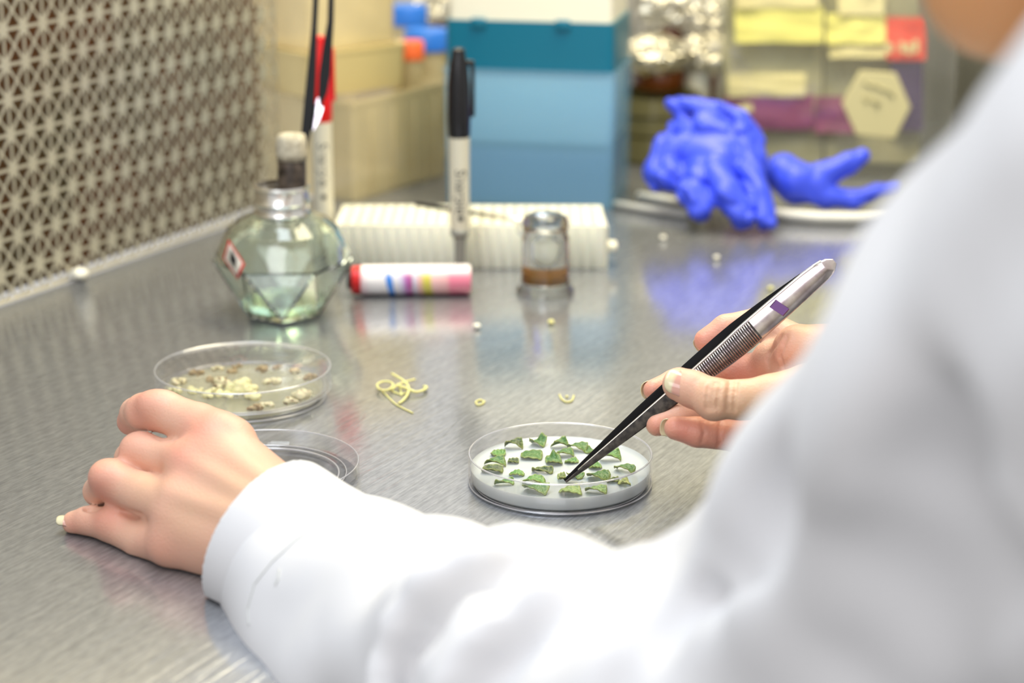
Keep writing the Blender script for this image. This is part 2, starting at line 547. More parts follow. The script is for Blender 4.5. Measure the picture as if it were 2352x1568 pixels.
M.bench = steel_material()
M.panel = mat('perforated_steel', (0.72, 0.67, 0.52, 1), 0.45, metal=0.75, noise=(9, (0.56, 0.50, 0.38, 1), 0.5), bump=(500, 0.15, 2))
M.cavity = mat('plenum_back', srgb(84, 72, 42), 0.8, noise=(16, srgb(112, 62, 22), 0.8))
M.farwall = mat('dull_steel_wall', (0.60, 0.57, 0.44, 1), 0.35, metal=0.5, noise=(6, (0.42, 0.40, 0.30, 1), 0.6))

# bench: local x along the wall, local y towards the person
bench = from_bm('steel_bench', box_bm(2.9, 0.80, 0.03, (0.10, -0.40, -0.015), 0.003), M.bench,
                label='brushed stainless steel work surface under all the lab things', cat='bench', angle=40)
bench.location = W0
bench.rotation_euler = (0, 0, HOODROT)

def perforated_panel():
    s0, z0, ps, pz = 0.039 - 0.0184 * 24, -0.0034, 0.0184, 0.0216
    ns, nz = 39, 20
    bm = bmesh.new()
    cache = {}
    def V(x, z):
        k = (round(x, 6), round(z, 6))
        if k not in cache: cache[k] = bm.verts.new((x, 0, z))
        return cache[k]
    for i in range(ns):
        for j in range(nz):
            x0, zz = s0 + i * ps, z0 + j * pz
            C = (x0 + ps / 2, zz + pz / 2)
            cor = [(x0, zz), (x0 + ps, zz), (x0 + ps, zz + pz), (x0, zz + pz)]
            for q in range(4):
                A, B = cor[q], cor[(q + 1) % 4]
                T = (A, B, C)
                cx, cz = sum(p[0] for p in T) / 3, sum(p[1] for p in T) / 3
                hexa = []
                f = [0.60, 0.60, 0.74]        # how far each hole corner reaches towards the sector corner
                for w in range(3):
                    a, b, c = T[w], T[(w + 1) % 3], T[(w + 2) % 3]
                    ux, uz = a[0] - cx, a[1] - cz
                    tx, tz = b[0] - c[0], b[1] - c[1]
                    fx = f[w]
                    px_, pz_ = cx + ux * fx, cz + uz * fx
                    e = 0.045 if w < 2 else 0.050
                    hexa.append((px_ - tx * e, pz_ - tz * e))
                    hexa.append((px_ + tx * e, pz_ + tz * e))
                vs = [V(*p) for p in T]
                hv = [bm.verts.new((p[0], 0, p[1])) for p in hexa]
                for w in range(3):
                    a = vs[w]
                    h0, h1 = hv[2 * w], hv[2 * w + 1]
                    n0 = hv[(2 * w + 2) % 6]
                    bm.faces.new((a, h0, h1))
                    bm.faces.new((a, h1, n0, vs[(w + 1) % 3]))
    return bm, s0, ns * ps, z0 + nz * pz

bm, s0, Lw, topz = perforated_panel()
bmesh.ops.bisect_plane(bm, geom=bm.verts[:] + bm.edges[:] + bm.faces[:], plane_co=(0, 0, 0.0004), plane_no=(0, 0, -1), clear_outer=True)
wl = empty('wall_left', W0, HOODROT, kind='structure', label='perforated steel hood wall with star shaped holes')
pp = from_bm('perforated_panel', bm, M.panel, wl, smooth=False)
sm = pp.modifiers.new('thickness', 'SOLIDIFY'); sm.thickness = 0.0012; sm.offset = 0
from_bm('backing_plate', box_bm(Lw, 0.003, topz, (s0 + Lw / 2, 0.018, topz / 2 + 0.0004)), M.cavity, wl, smooth=False)
from_bm('base_strip', box_bm(Lw, 0.0024, 0.0018, (s0 + Lw / 2, -0.0008, 0.0011), 0.0006), M.panel, wl)

wb = from_bm('wall_far', box_bm(0.004, 1.1, 0.62, (0, 0, 0.31)), M.farwall, kind='structure')
wb.location = W0 + U * 0.90 + Nn * 0.42
wb.rotation_euler = (0, 0, HOODROT)
# ------------------------------------------------------------------ petri dishes
def dish_shell(R, H, floor=0.0012, wall=0.0011, foot=True):
    pr = [(0, 0.0009)]
    if foot: pr += [(R - 0.0045, 0.0009), (R - 0.0040, 0.0), (R - 0.0026, 0.0), (R - 0.0020, 0.0006)]
    pr += [(R - 0.0006, 0.0007), (R, 0.0014), (R, H - 0.0003), (R - 0.0003, H), (R - wall + 0.0002, H), (R - wall, H - 0.0003),
           (R - wall, floor + 0.0018), (R - wall - 0.0008, floor + 0.0009), (0, floor + 0.0009)]
    return lathe_bm(pr, 128)

def ring_bm(rings):
    bm = bmesh.new()
    for (R, z, r) in rings:
        lathe_bm([(R + r * math.cos(a), z + r * math.sin(a)) for a in np.linspace(0, 2 * math.pi, 9)[:-1]], 128, bm=bm, close=True)
    return bm
def lid_shell(R, H, top=0.0012, wall=0.0011):
    """lid, flat side up at z = H"""
    return lathe_bm([(0, H), (R - 0.0012, H), (R - 0.0003, H - 0.0004), (R, H - 0.0014), (R, 0.0002), (R - 0.0002, 0), (R - wall, 0), (R - wall, H - top - 0.0008),
                     (R - wall - 0.0008, H - top), (0, H - top)], 128)

DC = G(1287, 1040, 0.0150); DC.z = 0            # centre of the dish with the leaf pieces
RD = 0.0438
dish = empty('petri_dish', DC, label='open petri dish of pale agar and green leaf pieces under the tweezer tips', cat='dish')
from_bm('dish_base', dish_shell(RD, 0.0152), M.clear, dish, angle=35)
AG = 0.0078
from_bm('rim', ring_bm([(RD - 0.0006, 0.0152, 0.00042), (RD - 0.0004, 0.0011, 0.0004), (RD - 0.0032, 0.0006, 0.0003)]), M.rim, dish, label='moulded rim with its edge highlight coloured in white')
from_bm('agar', lathe_bm([(0, 0.0023), (RD - 0.0021, 0.0023), (RD - 0.00125, 0.0034), (RD - 0.00125, AG + 0.0007), (RD - 0.0025, AG), (0, AG)], 128), M.agar, dish, angle=50)

LC = G(558, 846, 0.0165); LC.z = 0
RL = 0.0470
dish2 = empty('petri_dish', LC, label='lidded petri dish of yellowish callus clumps standing behind the left hand', cat='dish')
from_bm('dish_base', dish_shell(RL - 0.0028, 0.0145), M.clear, dish2, angle=35)
AG2 = 0.0050
from_bm('rim', ring_bm([(RL - 0.0032, 0.0011, 0.0004), (RL - 0.0034, 0.0060, 0.00022)]), M.rim, dish2, label='moulded rim with its edge highlight coloured in white')
from_bm('agar', lathe_bm([(0, 0.0023), (RL - 0.0050, 0.0023), (RL - 0.0041, 0.0034), (RL - 0.0041, AG2 + 0.0004), (RL - 0.006, AG2), (0, AG2)], 96), M.agary, dish2, angle=50)
lid2 = empty('petri_dish_cover', LC + Vector((0, 0, 0.0058)), label='clear lid with black writing on its rim, over the callus dish', cat='lid')
from_bm('lid_shell', lid_shell(RL, 0.0118), M.clear, lid2, angle=35)
from_bm('rim', ring_bm([(RL - 0.0004, 0.0115, 0.00040), (RL - 0.0005, 0.0001, 0.00030)]), M.rim, lid2, label='moulded rim with its edge highlight coloured in white')
# black marker scribble on the far rim of the lid (unreadable handwriting)
bm = bmesh.new()
a = 112
while a > 78:
    wdt = random.uniform(0.6, 1.6)
    if random.random() < 0.85:
        z = 0.0092 + random.uniform(-0.0003, 0.0004)
        pts = []
        for q in range(4):
            an = math.radians(a - 1.5 * wdt * q / 3)
            pts.append(Vector(((RL + 0.0001) * math.cos(an), (RL + 0.0001) * math.sin(an), z + (0.0010 if q % 2 else -0.0004) * random.uniform(0.4, 1))))
        tube_bm(pts, 0.00028, 5, bm)
    a -= wdt + random.uniform(0.2, 1.2)
from_bm('handwriting', bm, M.ink, lid2)

TC = G(600, 1078, 0.004); TC.z = 0
lid3 = empty('petri_dish_cover', TC, label='empty clear petri lid lying rim up beneath the left wrist', cat='lid')
bm = lathe_bm([(0, 0.0), (RL - 0.0012, 0.0), (RL, 0.0012), (RL, 0.0078), (RL - 0.0010, 0.0080), (RL - 0.0012, 0.0024), (RL - 0.0022, 0.0013),
               (RL - 0.0060, 0.0013), (RL - 0.0066, 0.0019), (RL - 0.0074, 0.0013), (0, 0.0013)], 128)
from_bm('lid_shell', bm, M.clear, lid3, angle=35)
from_bm('rim', ring_bm([(RL - 0.0005, 0.0080, 0.00035), (RL - 0.0064, 0.0019, 0.0003), (RL - 0.0100, 0.0015, 0.0005)]), M.rim, lid3, label='moulded rim with its edge highlight coloured in white')

# ------------------------------------------------------------------ leaf pieces
G1, G2, OL, YE = (0.075, 0.19, 0.052), (0.13, 0.30, 0.070), (0.060, 0.080, 0.034), (0.46, 0.48, 0.16)
def leaf_piece(px, py, wpx, dpx, rz, bend, twist, colr, label, curl=0.0, lift=0.0, shape=0, peak=0.0, name='leaf_piece'):
    c = G(px, py, AG + 0.0015)
    c.z = AG
    t = 0.94
    L = wpx * t / F
    W = dpx * t / F * 2.75
    nu, nv = 15, 11
    th = 0.00055
    r = random.Random(int(px * 7 + py))
    jag = [r.uniform(0.86, 1.08) for _ in range(nu + nv)]
    top = []
    cols = []
    for i in range(nu):
        for j in range(nv):
            u = i / (nu - 1) * 2 - 1
            v = j / (nv - 1) * 2 - 1
            if shape == 0:      # squarish cut piece
                x = u * L / 2 * (0.90 + 0.10 * jag[j]); y = v * W / 2 * (0.88 + 0.12 * jag[nv + i])
                k = (abs(u) * abs(v)) ** 3
                x *= 1 - 0.12 * k; y *= 1 - 0.12 * k
            else:               # rounded piece
                rr = math.sqrt(max(1e-6, 1 - 0.5 * v * v)); x = u * L / 2 * rr
                rr = math.sqrt(max(1e-6, 1 - 0.5 * u * u)); y = v * W / 2 * rr
            z = bend * 0.45 * L * (1 - u * u) + curl * 0.55 * W * (v * v) + twist * u * v * L * 0.5 + peak * 0.6 * L * max(0, 1 - abs(u - 0.15) * 2.2) * max(0, v)
            z += 0.00022 * math.sin(9 * u + 5 * v + px)
            top.append([x, y, z])
            e = max(abs(u), abs(v))
            m = max(0.0, (e - 0.72) / 0.28) ** 1.5 * 0.8
            e2 = max(0.0, -v * 0.5 + 0.1 + 0.25 * math.sin(px + 3 * u))
            vein = 0.25 if abs(v) < 0.1 else 0
            m = min(1, m * 0.8 + vein * 0.5 + 0.15 * e2)
            cols.append([colr[q] * (1 - m) + YE[q] * m for q in range(3)])
    top = np.array(top)
    top[:, 2] -= top[:, 2].min()
    zmin = 0
    bot = top.copy(); bot[:, 2] -= th
    V = np.concatenate([top, bot]); V[:, 2] += th + 0.00005
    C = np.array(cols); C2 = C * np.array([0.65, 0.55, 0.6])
    n = nu * nv
    Q = []
    for i in range(nu - 1):
        for j in range(nv - 1):
            a = i * nv + j
            Q.append((a, a + nv, a + nv + 1, a + 1)); Q.append((n + a, n + a + 1, n + a + nv + 1, n + a + nv))
    for i in range(nu - 1):
        for (j, s) in ((0, 1), (nv - 1, -1)):
            a, b = i * nv + j, (i + 1) * nv + j
            Q.append((a, n + a, n + b, b) if s > 0 else (a, b, n + b, n + a))
    for j in range(nv - 1):
        for (i, s) in ((0, -1), (nu - 1, 1)):
            a, b = i * nv + j, i * nv + j + 1
            Q.append((a, n + a, n + b, b) if s > 0 else (a, b, n + b, n + a))
    o = from_np(name, V, np.array(Q), M.leaf, None, np.concatenate([C, C2]), label=label, cat='leaf piece', group='leaf pieces on the agar')
    o.location = (c.x, c.y, AG + lift)
    o.rotation_euler = (0, 0, math.radians(rz))
    return o

LP = [
 (1236, 1016, 38, 13, -20, .16, .5, G1, 'curled leaf piece with a raised point, at the back centre of the dish', .30, 0, 0, .55),
 (1180, 1023, 44, 9, 5, .28, .5, OL, 'narrow arched olive leaf piece at the back left of the dish', .1, 0, 0, 0),
 (1144, 1039, 36, 15, -15, -.10, .1, G2, 'small round bright green leaf piece near the left rim', .22, 0, 1, 0),
 (1221, 1043, 52, 19, -3, .12, .1, G1, 'largest square leaf piece with a pale vein, left of the dish centre', .02, 0, 0, 0),
 (1179, 1056, 26, 8, -5, .10, .1, OL, 'small dark square leaf piece left of the largest square one', .35, 0, 0, 0),
 (1137, 1063, 50, 11, 12, .15, .4, G1, 'yellow-green leaf piece lying behind the dark one at the left rim', .2, 0, 0, 0),
 (1131, 1077, 50, 11, -6, .18, .1, OL, 'dark olive folded leaf piece closest to the left rim', .35, 0, 0, 0),
 (1187, 1085, 36, 10, 0, .26, .1, G2, 'small arched green leaf piece left of the dark strip', .1, 0, 1, 0),
 (1246, 1078, 50, 8, -14, .10, .2, OL, 'dark olive strip of leaf lying in the dish centre', .45, 0, 0, 0),
 (1158, 1107, 46, 5, 10, .08, .3, G2, 'thin sliver of leaf at the front left of the dish', .4, 0, 0, 0),
 (1226, 1103, 54, 12, 4, .24, .2, G2, 'bright green domed leaf piece behind the front left strip', .15, 0, 1, 0),
 (1231, 1123, 60, 13, -22, .14, .3, G1, 'long green leaf strip nearest the front rim, left of centre', .1, 0, 0, 0),
 (1286, 1021, 44, 9, 24, .18, .5, G1, 'crescent leaf piece with a white cut end at the back centre', .3, 0, 0, 0),
 (1326, 1028, 50, 11, -18, .26, .3, G1, 'arched leaf strip at the back, left of the tweezers', .1, 0, 0, 0),
 (1272, 1056, 38, 18, 8, .10, .2, G1, 'dark green leaf piece with jagged corners right of the square one', .25, 0, 0, .55),
 (1297, 1041, 44, 10, 12, .20, .3, G1, 'curved leaf piece tucked behind the jagged one', .1, 0, 0, 0),
 (1313, 1056, 34, 9, 16, -.04, .2, G2, 'small cupped leaf piece just left of the tweezer arms', .25, 0, 1, 0),
 (1357, 1033, 26, 13, 45, .10, .2, G1, 'leaf piece half hidden behind the tweezer arms at the back', .3, 0, 0, 0),
 (1402, 1051, 50, 10, 12, .14, .45, G2, 'pale green wedge shaped leaf piece right of the tweezers', .15, 0, 0, 0),
 (1367, 1068, 32, 12, 20, .04, .2, G2, 'bright leaf piece peeping out under the right tweezer arm', .25, 0, 1, 0),
 (1435, 1076, 50, 9, -24, .30, .2, G1, 'arched olive leaf strip nearest the right rim', .12, 0, 0, 0),
 (1375, 1093, 56, 14, -12, .12, .3, G1, 'large pointed leaf piece right of the tweezer tips', .05, 0, 1, 0),
 (1409, 1101, 30, 7, 12, .10, .2, OL, 'small dark leaf piece beside the yellow one near the right rim', .4, 0, 0, 0),
 (1434, 1107, 26, 9, 24, .05, .5, YE, 'small yellow leaf scrap near the right rim', .3, 0, 0, 0),
 (1322, 1089, 40, 10, -40, .12, .2, G1, 'leaf piece lying just behind the tweezer tips', .2, 0, 0, 0),
 (1310, 1128, 50, 14, 12, .10, .3, (0.26, 0.36, 0.10), 'yellow-green crumpled leaf piece at the front rim, right of the tips', .15, 0, 0, 0),
 (1369, 1126, 50, 8, -6, .22, .3, (0.20, 0.32, 0.10), 'low arched leaf strip at the front right of the dish', .1, 0, 0, 0),
 (1291, 1097, 20, 10, 10, .15, .3, (0.24, 0.28, 0.10), 'tiny yellowish leaf piece gripped by the tweezer tips', .5, 0.0004, 0, 0),
]
for a in LP:
    leaf_piece(*a)

# ------------------------------------------------------------------ callus pieces in the left dish
def clump(center, r, n, colr, dark=0.0, hairs=0, seed=1, flat=0.7):
    rr = random.Random(seed)
    h = max(r / 13, 0.00035)
    lo = (-r * 1.5, -r * 1.5, -0.001); hi = (r * 1.5, r * 1.5, r * 1.7)
    S = SDF(lo, hi, h)
    for _ in range(n):
        a = rr.uniform(0, 6.28); d = r * math.sqrt(rr.random()) * 0.85
        q = rr.uniform(0.28, 0.5) * r
        z = rr.uniform(0.25, 1.0) * r * flat * (1.25 - d / r)
        S.ell((d * math.cos(a), d * math.sin(a), max(z, q * 0.7)), (q, q * rr.uniform(0.7, 1), q * rr.uniform(0.6, 1)), k=r * 0.10)
    for _ in range(hairs):
        a = rr.uniform(0, 6.28); l = rr.uniform(0.8, 1.4) * r
        p = Vector((0, 0, r * 0.5)); q = Vector((math.cos(a) * l, math.sin(a) * l, r * rr.uniform(0.2, 1.5)))
        S.cap(p, q, r * 0.09, r * 0.04, k=r * 0.05)
    V, Q = S.mesh()
    c = np.tile(np.array(colr), (len(V), 1))
    nz = np.array([mnoise.noise(Vector(v) * (2.2 / r)) for v in V])
    dk = np.clip((nz + dark - 0.35) * 3, 0, 1)[:, None]
    c = c * (1 - dk) + np.array([0.20, 0.12, 0.04]) * dk
    return V, Q, c
BE, YL, BR = (0.74, 0.68, 0.42), (0.82, 0.78, 0.42), (0.42, 0.32, 0.16)
CL = [
 (556, 884, .0068, 26, YL, 0.0, 3, 'largest pale yellow callus clump in the middle of the lidded dish'),
 (508, 876, .0048, 16, BE, 0.25, 2, 'beige callus clump left of the largest yellow one'),
 (487, 900, .0046, 14, YL, 0.05, 4, 'spiky pale callus at the front left of the lidded dish'),
 (527, 903, .0034, 10, YL, 0.0, 1, 'small round callus in front of the beige clump'),
 (582, 905, .0042, 12, YL, 0.05, 2, 'pale callus just in front of the largest clump'),
 (626, 874, .0042, 12, BE, 0.05, 0, 'flat pale callus right of the largest clump'),
 (716, 905, .0048, 14, BE, 0.10, 2, 'beige callus against the right wall of the lidded dish'),
 (665, 918, .0034, 10, BE, 0.30, 0, 'brownish callus at the front right of the lidded dish'),
 (611, 927, .0030, 9, BE, 0.10, 1, 'small pale callus at the front of the lidded dish'),
 (490, 838, .0030, 9, BE, 0.15, 2, 'pale callus by the back left wall of the lidded dish'),
 (600, 844, .0034, 9, BR, 0.45, 1, 'dark brown tissue piece behind the largest clump'),
 (643, 836, .0028, 8, BR, 0.45, 1, 'brown tissue piece nearest the back right wall of the dish'),
 (677, 849, .0030, 8, BE, 0.35, 1, 'tan tissue piece between two dark ones at the back right'),
 (711, 862, .0034, 8, BR, 0.35, 1, 'brown tissue piece at the far right of the dish'),
 (445, 852, .0032, 8, BR, 0.45, 1, 'brown tissue piece at the back left of the dish'),
 (541, 826, .0026, 7, BR, 0.35, 1, 'small brown tissue piece at the very back of the dish'),
 (405, 872, .0036, 9, BE, 0.30, 1, 'tan tissue piece at the left edge of the dish'),
 (400, 893, .0036, 9, YL, 0.05, 1, 'pale callus at the left edge just above the index finger'),
 (530, 850, .0028, 8, BR, 0.30, 1, 'small brown and white tissue piece left of the dish centre'),
 (585, 932, .0034, 7, BR, 0.40, 1, 'dark brown tissue shred at the front wall of the dish'),
 (482, 870, .0032, 8, BR, 0.30, 3, 'thin upright tan shred left of the beige clump'),
 (450, 893, .0036, 9, YL, 0.05, 2, 'pale callus with fine hairs at the front left'),
]
for i, (px, py, r, n, c_, dk, hr, lab) in enumerate(CL):
    V, Q, c = clump(None, r, n, c_, dk, hr, seed=i + 3)
    o = from_np('callus_clump', V, Q, M.callus, None, c, label=lab, cat='callus', group='callus pieces in the lidded dish')
    g = G(px, py, AG2 + r * 0.5)
    d = Vector((g.x, g.y, 0)) - LC
    lim = RL - 0.0045 - r * 1.25
    if d.length > lim: d = d.normalized() * lim
    o.location = (LC.x + d.x, LC.y + d.y, AG2 - 0.0002)
    o.scale = (1.15, 1.15, 1.1)

# ------------------------------------------------------------------ roots and crumbs on the bench
def curve_thing(name, px_pts, rad, mat_, label, cat, z=0.0, group=None, parent=None, lifts=None, seg=8):
    pts = []
    for i, (x, y) in enumerate(px_pts):
        l = lifts[i] if lifts else 0
        pts.append(G(x, y, z + rad + l))
    # catmull-rom smoothing
    out = []
    n = len(pts)
    for i in range(n - 1):
        p0, p1, p2, p3 = pts[max(i - 1, 0)], pts[i], pts[i + 1], pts[min(i + 2, n - 1)]
        for q in range(6):
            t = q / 6
            out.append(0.5 * ((2 * p1) + (p2 - p0) * t + (2 * p0 - 5 * p1 + 4 * p2 - p3) * t * t + (3 * p1 - p0 - 3 * p2 + p3) * t ** 3))
    out.append(pts[-1])
    k = dict(label=label, cat=cat) if label else {}
    if group: k['group'] = group
    return from_bm(name, tube_bm(out, rad, seg), mat_, parent, **k)

tuft = empty('root_tuft', G(922, 895), label='tangled tuft of pale yellow roots on the bench between the dishes', cat='roots')
def tuft_strand(pts, rad, lifts=None):
    o = curve_thing('root_strand', pts, rad, M.root, None, None, lifts=lifts)
    o.data.transform(Matrix.Translation(-tuft.location)); o.parent = tuft
tuft_strand([(900, 858), (925, 873), (938, 888), (936, 905), (925, 920), (916, 926)], .0007, [.004, .003, .002, .001, 0, 0])
tuft_strand([(870, 893), (866, 884), (876, 877), (892, 876), (903, 883), (895, 893), (882, 896), (870, 893)], .0006, [.002] * 8)
tuft_strand([(870, 893), (885, 905), (905, 925), (925, 937), (948, 948)], .00045)
tuft_strand([(953, 871), (930, 877), (912, 884), (898, 895), (880, 897)], .0006, [.003, .003, .002, .001, .001])
tuft_strand([(915, 885), (938, 893), (955, 900), (972, 896), (980, 889), (973, 887)], .0008, [.002, .002, .001, .001, .001, .001])
tuft_strand([(916, 884), (920, 895), (922, 908)], .0005)
tuft_strand([(900, 898), (920, 905), (937, 900)], .0005)
curve_thing('root_curl', [(1111, 922), (1103, 918), (1093, 923), (1098, 930), (1108, 927), (1113, 921)], .0005, M.root, 'small pale root curl left of the open dish, on the bench', 'root')
curve_thing('root_curl', [(1285, 906), (1290, 916), (1301, 923), (1313, 920), (1318, 908)], .0005, M.root, 'hook shaped yellow root on the bench behind the open dish', 'root')
def crumb(px, py, r, label, m=None):
    S = bmesh.new(); bmesh.ops.create_icosphere(S, subdivisions=3, radius=r)
    for v in S.verts:
        v.co *= 1 + 0.25 * mnoise.noise(v.co * (1.6 / r) + Vector((px, 0, 0)))
        v.co.z *= 0.7
    zmin = min(v.co.z for v in S.verts)
    for v in S.verts: v.co.z -= zmin
    o = from_bm('crumb', S, m or M.crumb, label=label, cat='crumb')
    o.location = G(px, py + r * F / 1.2 * 0.6)
crumb(1095, 750, .0024, 'white crumb on the bench just below the striped tube')
crumb(1266, 740, .0020, 'yellowish crumb on the bench in front of the small glass cap', M.root)
crumb(183, 630, .0062, 'large white lump lying against the foot of the perforated wall')
crumb(1646, 591, .0022, 'pale crumb on the bench in front of the blue gloves')
crumb(1770, 662, .0020, 'pale speck left of the upper end of the tweezers', M.root)
crumb(1523, 545, .0022, 'off-white speck below the left edge of the blue gloves')
crumb(1302, 911, .0009, 'tiny yellow speck inside the hook shaped root', M.root)
# ------------------------------------------------------------------ spirit lamp
BC = G(655, 716); BC.z = 0
lamp = empty('spirit_lamp', BC, label='faceted glass spirit lamp with metal collar, standing near the perforated wall', cat='lamp')
def hull_bottle(s, z0, zt, ph=-0.48):
    bm = bmesh.new()
    pts = []
    for k in range(6):
        a = ph + k * math.pi / 3
        pts.append((0.0245 * math.cos(a), 0.0245 * math.sin(a), 0.0))
        a2 = a + math.pi / 6
        pts.append((0.0438 * math.cos(a2), 0.0438 * math.sin(a2), 0.033))
    for k in range(36):
        a = k * math.pi / 18
        for (r, z) in ((0.0375, 0.046), (0.0340, 0.053), (0.0275, 0.0585), (0.0190, 0.0620)):
            pts.append((r * math.cos(a), r * math.sin(a), z))
    for p in pts:
        z = z0 + (p[2]) / 0.062 * (zt - z0)
        bm.verts.new((p[0] * s, p[1] * s, z))
    bmesh.ops.convex_hull(bm, input=bm.verts)
    bmesh.ops.delete(bm, geom=[v for v in bm.verts if not v.link_faces], context='VERTS')
    bmesh.ops.dissolve_limit(bm, angle_limit=0.01, verts=bm.verts[:], edges=bm.edges[:])
    return bm
bm = hull_bottle(1.0, 0.0, 0.0625)
inner = hull_bottle(0.925, 0.0035, 0.0605)
me_i = bpy.data.meshes.new('tmp'); bmesh.ops.recalc_face_normals(inner, faces=inner.faces[:])
bmesh.ops.reverse_faces(inner, faces=inner.faces[:]); inner.to_mesh(me_i); inner.free()
bmesh.ops.recalc_face_normals(bm, faces=bm.faces[:])
bm.from_mesh(me_i)
me = bpy.data.meshes.new('bottle'); bm.to_mesh(me); bm.free(); me.shade_smooth(); me.set_sharp_from_angle(angle=math.radians(16))
link('bottle', me, M.glass, lamp)
# a little spirit at the bottom
sp = hull_bottle(0.90, 0.0042, 0.0590)
bmesh.ops.bisect_plane(sp, geom=sp.verts[:] + sp.edges[:] + sp.faces[:], plane_co=(0, 0, 0.0100), plane_no=(0, 0, 1), clear_outer=True)
es = [e for e in sp.edges if e.is_boundary]
bmesh.ops.contextual_create(sp, geom=es)
from_bm('spirit', sp, M.spirit, lamp, angle=16)
from_bm('collar', lathe_bm([(0.0095, 0.0620), (0.0168, 0.0620), (0.0176, 0.0632), (0.0168, 0.0648), (0.0168, 0.0688), (0.0176, 0.0700), (0.0166, 0.0714), (0.0166, 0.0780),
                            (0.0177, 0.0792), (0.0170, 0.0806), (0.0155, 0.0806), (0.0150, 0.0770), (0.0095, 0.0770)], 64, close=True), M.ring, lamp, angle=40)
TL = Matrix.Translation((0.0052, 0, 0)) @ Matrix.Rotation(0.02, 4, 'Y')
bm = lathe_bm([(0, 0.070), (0.0088, 0.070), (0.0086, 0.100), (0.0082, 0.1012), (0, 0.1012)], 40)
bmesh.ops.transform(bm, matrix=TL, verts=bm.verts)
from_bm('wick_tube', bm, M.wickdark, lamp, angle=40)
bm = lathe_bm([(0, 0.0960), (0.0090, 0.0960), (0.0094, 0.100), (0.0092, 0.108), (0.0078, 0.1112), (0.0045, 0.1118), (0, 0.1114)], 48)
for v in bm.verts:
    n_ = mnoise.noise(v.co * 500) * 0.0007
    v.co += Vector((v.co.x, v.co.y, 0)).normalized() * n_ if v.co.to_2d().length > 1e-5 else Vector((0, 0, n_))
bmesh.ops.transform(bm, matrix=TL, verts=bm.verts)
from_bm('wick', bm, M.wick, lamp)
# hazard diamond on the left shoulder facet
from mathutils.bvhtree import BVHTree
_b = bmesh.new(); _b.from_mesh(bpy.data.objects['bottle'].data)
_bvh = BVHTree.FromBMesh(_b)
def on_bottle(px, py, off):
    o = Vector((0, 0, CAMH)) - BC
    d = (P(px, py, 1.0) - Vector((0, 0, CAMH))).normalized()
    h, n, i, dist = _bvh.ray_cast(o, d)
    if h is None:
        h, n, i, dist = _bvh.find_nearest(P(px, py, 1.22) - BC)
    return h + n * off
def bottle_decal(name, corners, off, m, par, n=8, **k):
    """corners: four pixels going round; a thin sticker laid on the glass"""
    bm = bmesh.new()
    g = []
    for a in range(n + 1):
        row = []
        for b in range(n + 1):
            u, v = a / n, b / n
            x = sum(w * c[0] for w, c in zip(((1 - u) * (1 - v), u * (1 - v), u * v, (1 - u) * v), corners))
            y = sum(w * c[1] for w, c in zip(((1 - u) * (1 - v), u * (1 - v), u * v, (1 - u) * v), corners))
            row.append(bm.verts.new(on_bottle(x, y, off)))
        g.append(row)
    for a in range(n):
        for b in range(n):
            bm.faces.new((g[a][b], g[a + 1][b], g[a + 1][b + 1], g[a][b + 1]))
    return from_bm(name, bm, m, par, **k)
LABC = [(526, 549), (563, 606), (547, 642), (513, 592)]
cx_, cy_ = 537.5, 597
hz = bottle_decal('hazard_label', LABC, 0.0003, M.redline, lamp, label='diamond hazard sticker with red border and black flame')
inn = [(cx_ + (x - cx_) * .80, cy_ + (y - cy_) * .80) for x, y in LABC]
bottle_decal('sticker_field', inn, 0.0005, M.labelw, hz)
bottle_decal('flame_symbol', [(534, 573), (545, 597), (541, 616), (530, 596)], 0.0007, M.ink, hz, 4)
_b.free()

# ------------------------------------------------------------------ forceps standing in the lamp collar
fo = empty('forceps', P(700, 395, 1.225), label='long blackened forceps standing upright in the collar of the glass lamp', cat='forceps')
FO = fo.location.copy()
def blade(pts, m, name, th=0.0012):
    """pts: (px, py, t, width_px)"""
    bm = bmesh.new(); rings = []
    for (x, y, t, w) in pts:
        w *= 1.45
        a, b = P(x - w / 2, y, t) - FO, P(x + w / 2, y, t) - FO
        q = Vector((0, th, 0))
        rings.append([bm.verts.new(a), bm.verts.new(b), bm.verts.new(b + q), bm.verts.new(a + q)])
    for A, B in zip(rings, rings[1:]):
        for k in range(4): bm.faces.new((A[k], A[(k + 1) % 4], B[(k + 1) % 4], B[k]))
    bm.faces.new(rings[0][::-1]); bm.faces.new(rings[-1])
    return from_bm(name, bm, m, fo, angle=30)
blade([(692, 402, 1.222, 7), (697, 350, 1.225, 10), (703, 300, 1.228, 15), (710, 240, 1.232, 17), (716, 160, 1.238, 14), (722, 60, 1.244, 9), (728, -60, 1.252, 9), (741, -180, 1.26, 10), (750, -260, 1.265, 14)],
      M.blackmetal, 'arm')
blade([(737, 240, 1.236, 4), (741, 215, 1.237, 14), (746, 170, 1.24, 18), (752, 110, 1.243, 15), (759, 50, 1.246, 10), (762, -60, 1.252, 9), (757, -180, 1.26, 10), (752, -260, 1.265, 14)],
      M.blackmetal, 'arm')
blade([(714, 300, 1.233, 8), (722, 275, 1.235, 16), (730, 250, 1.237, 16), (736, 225, 1.239, 8)], M.steel, 'guide_plate')

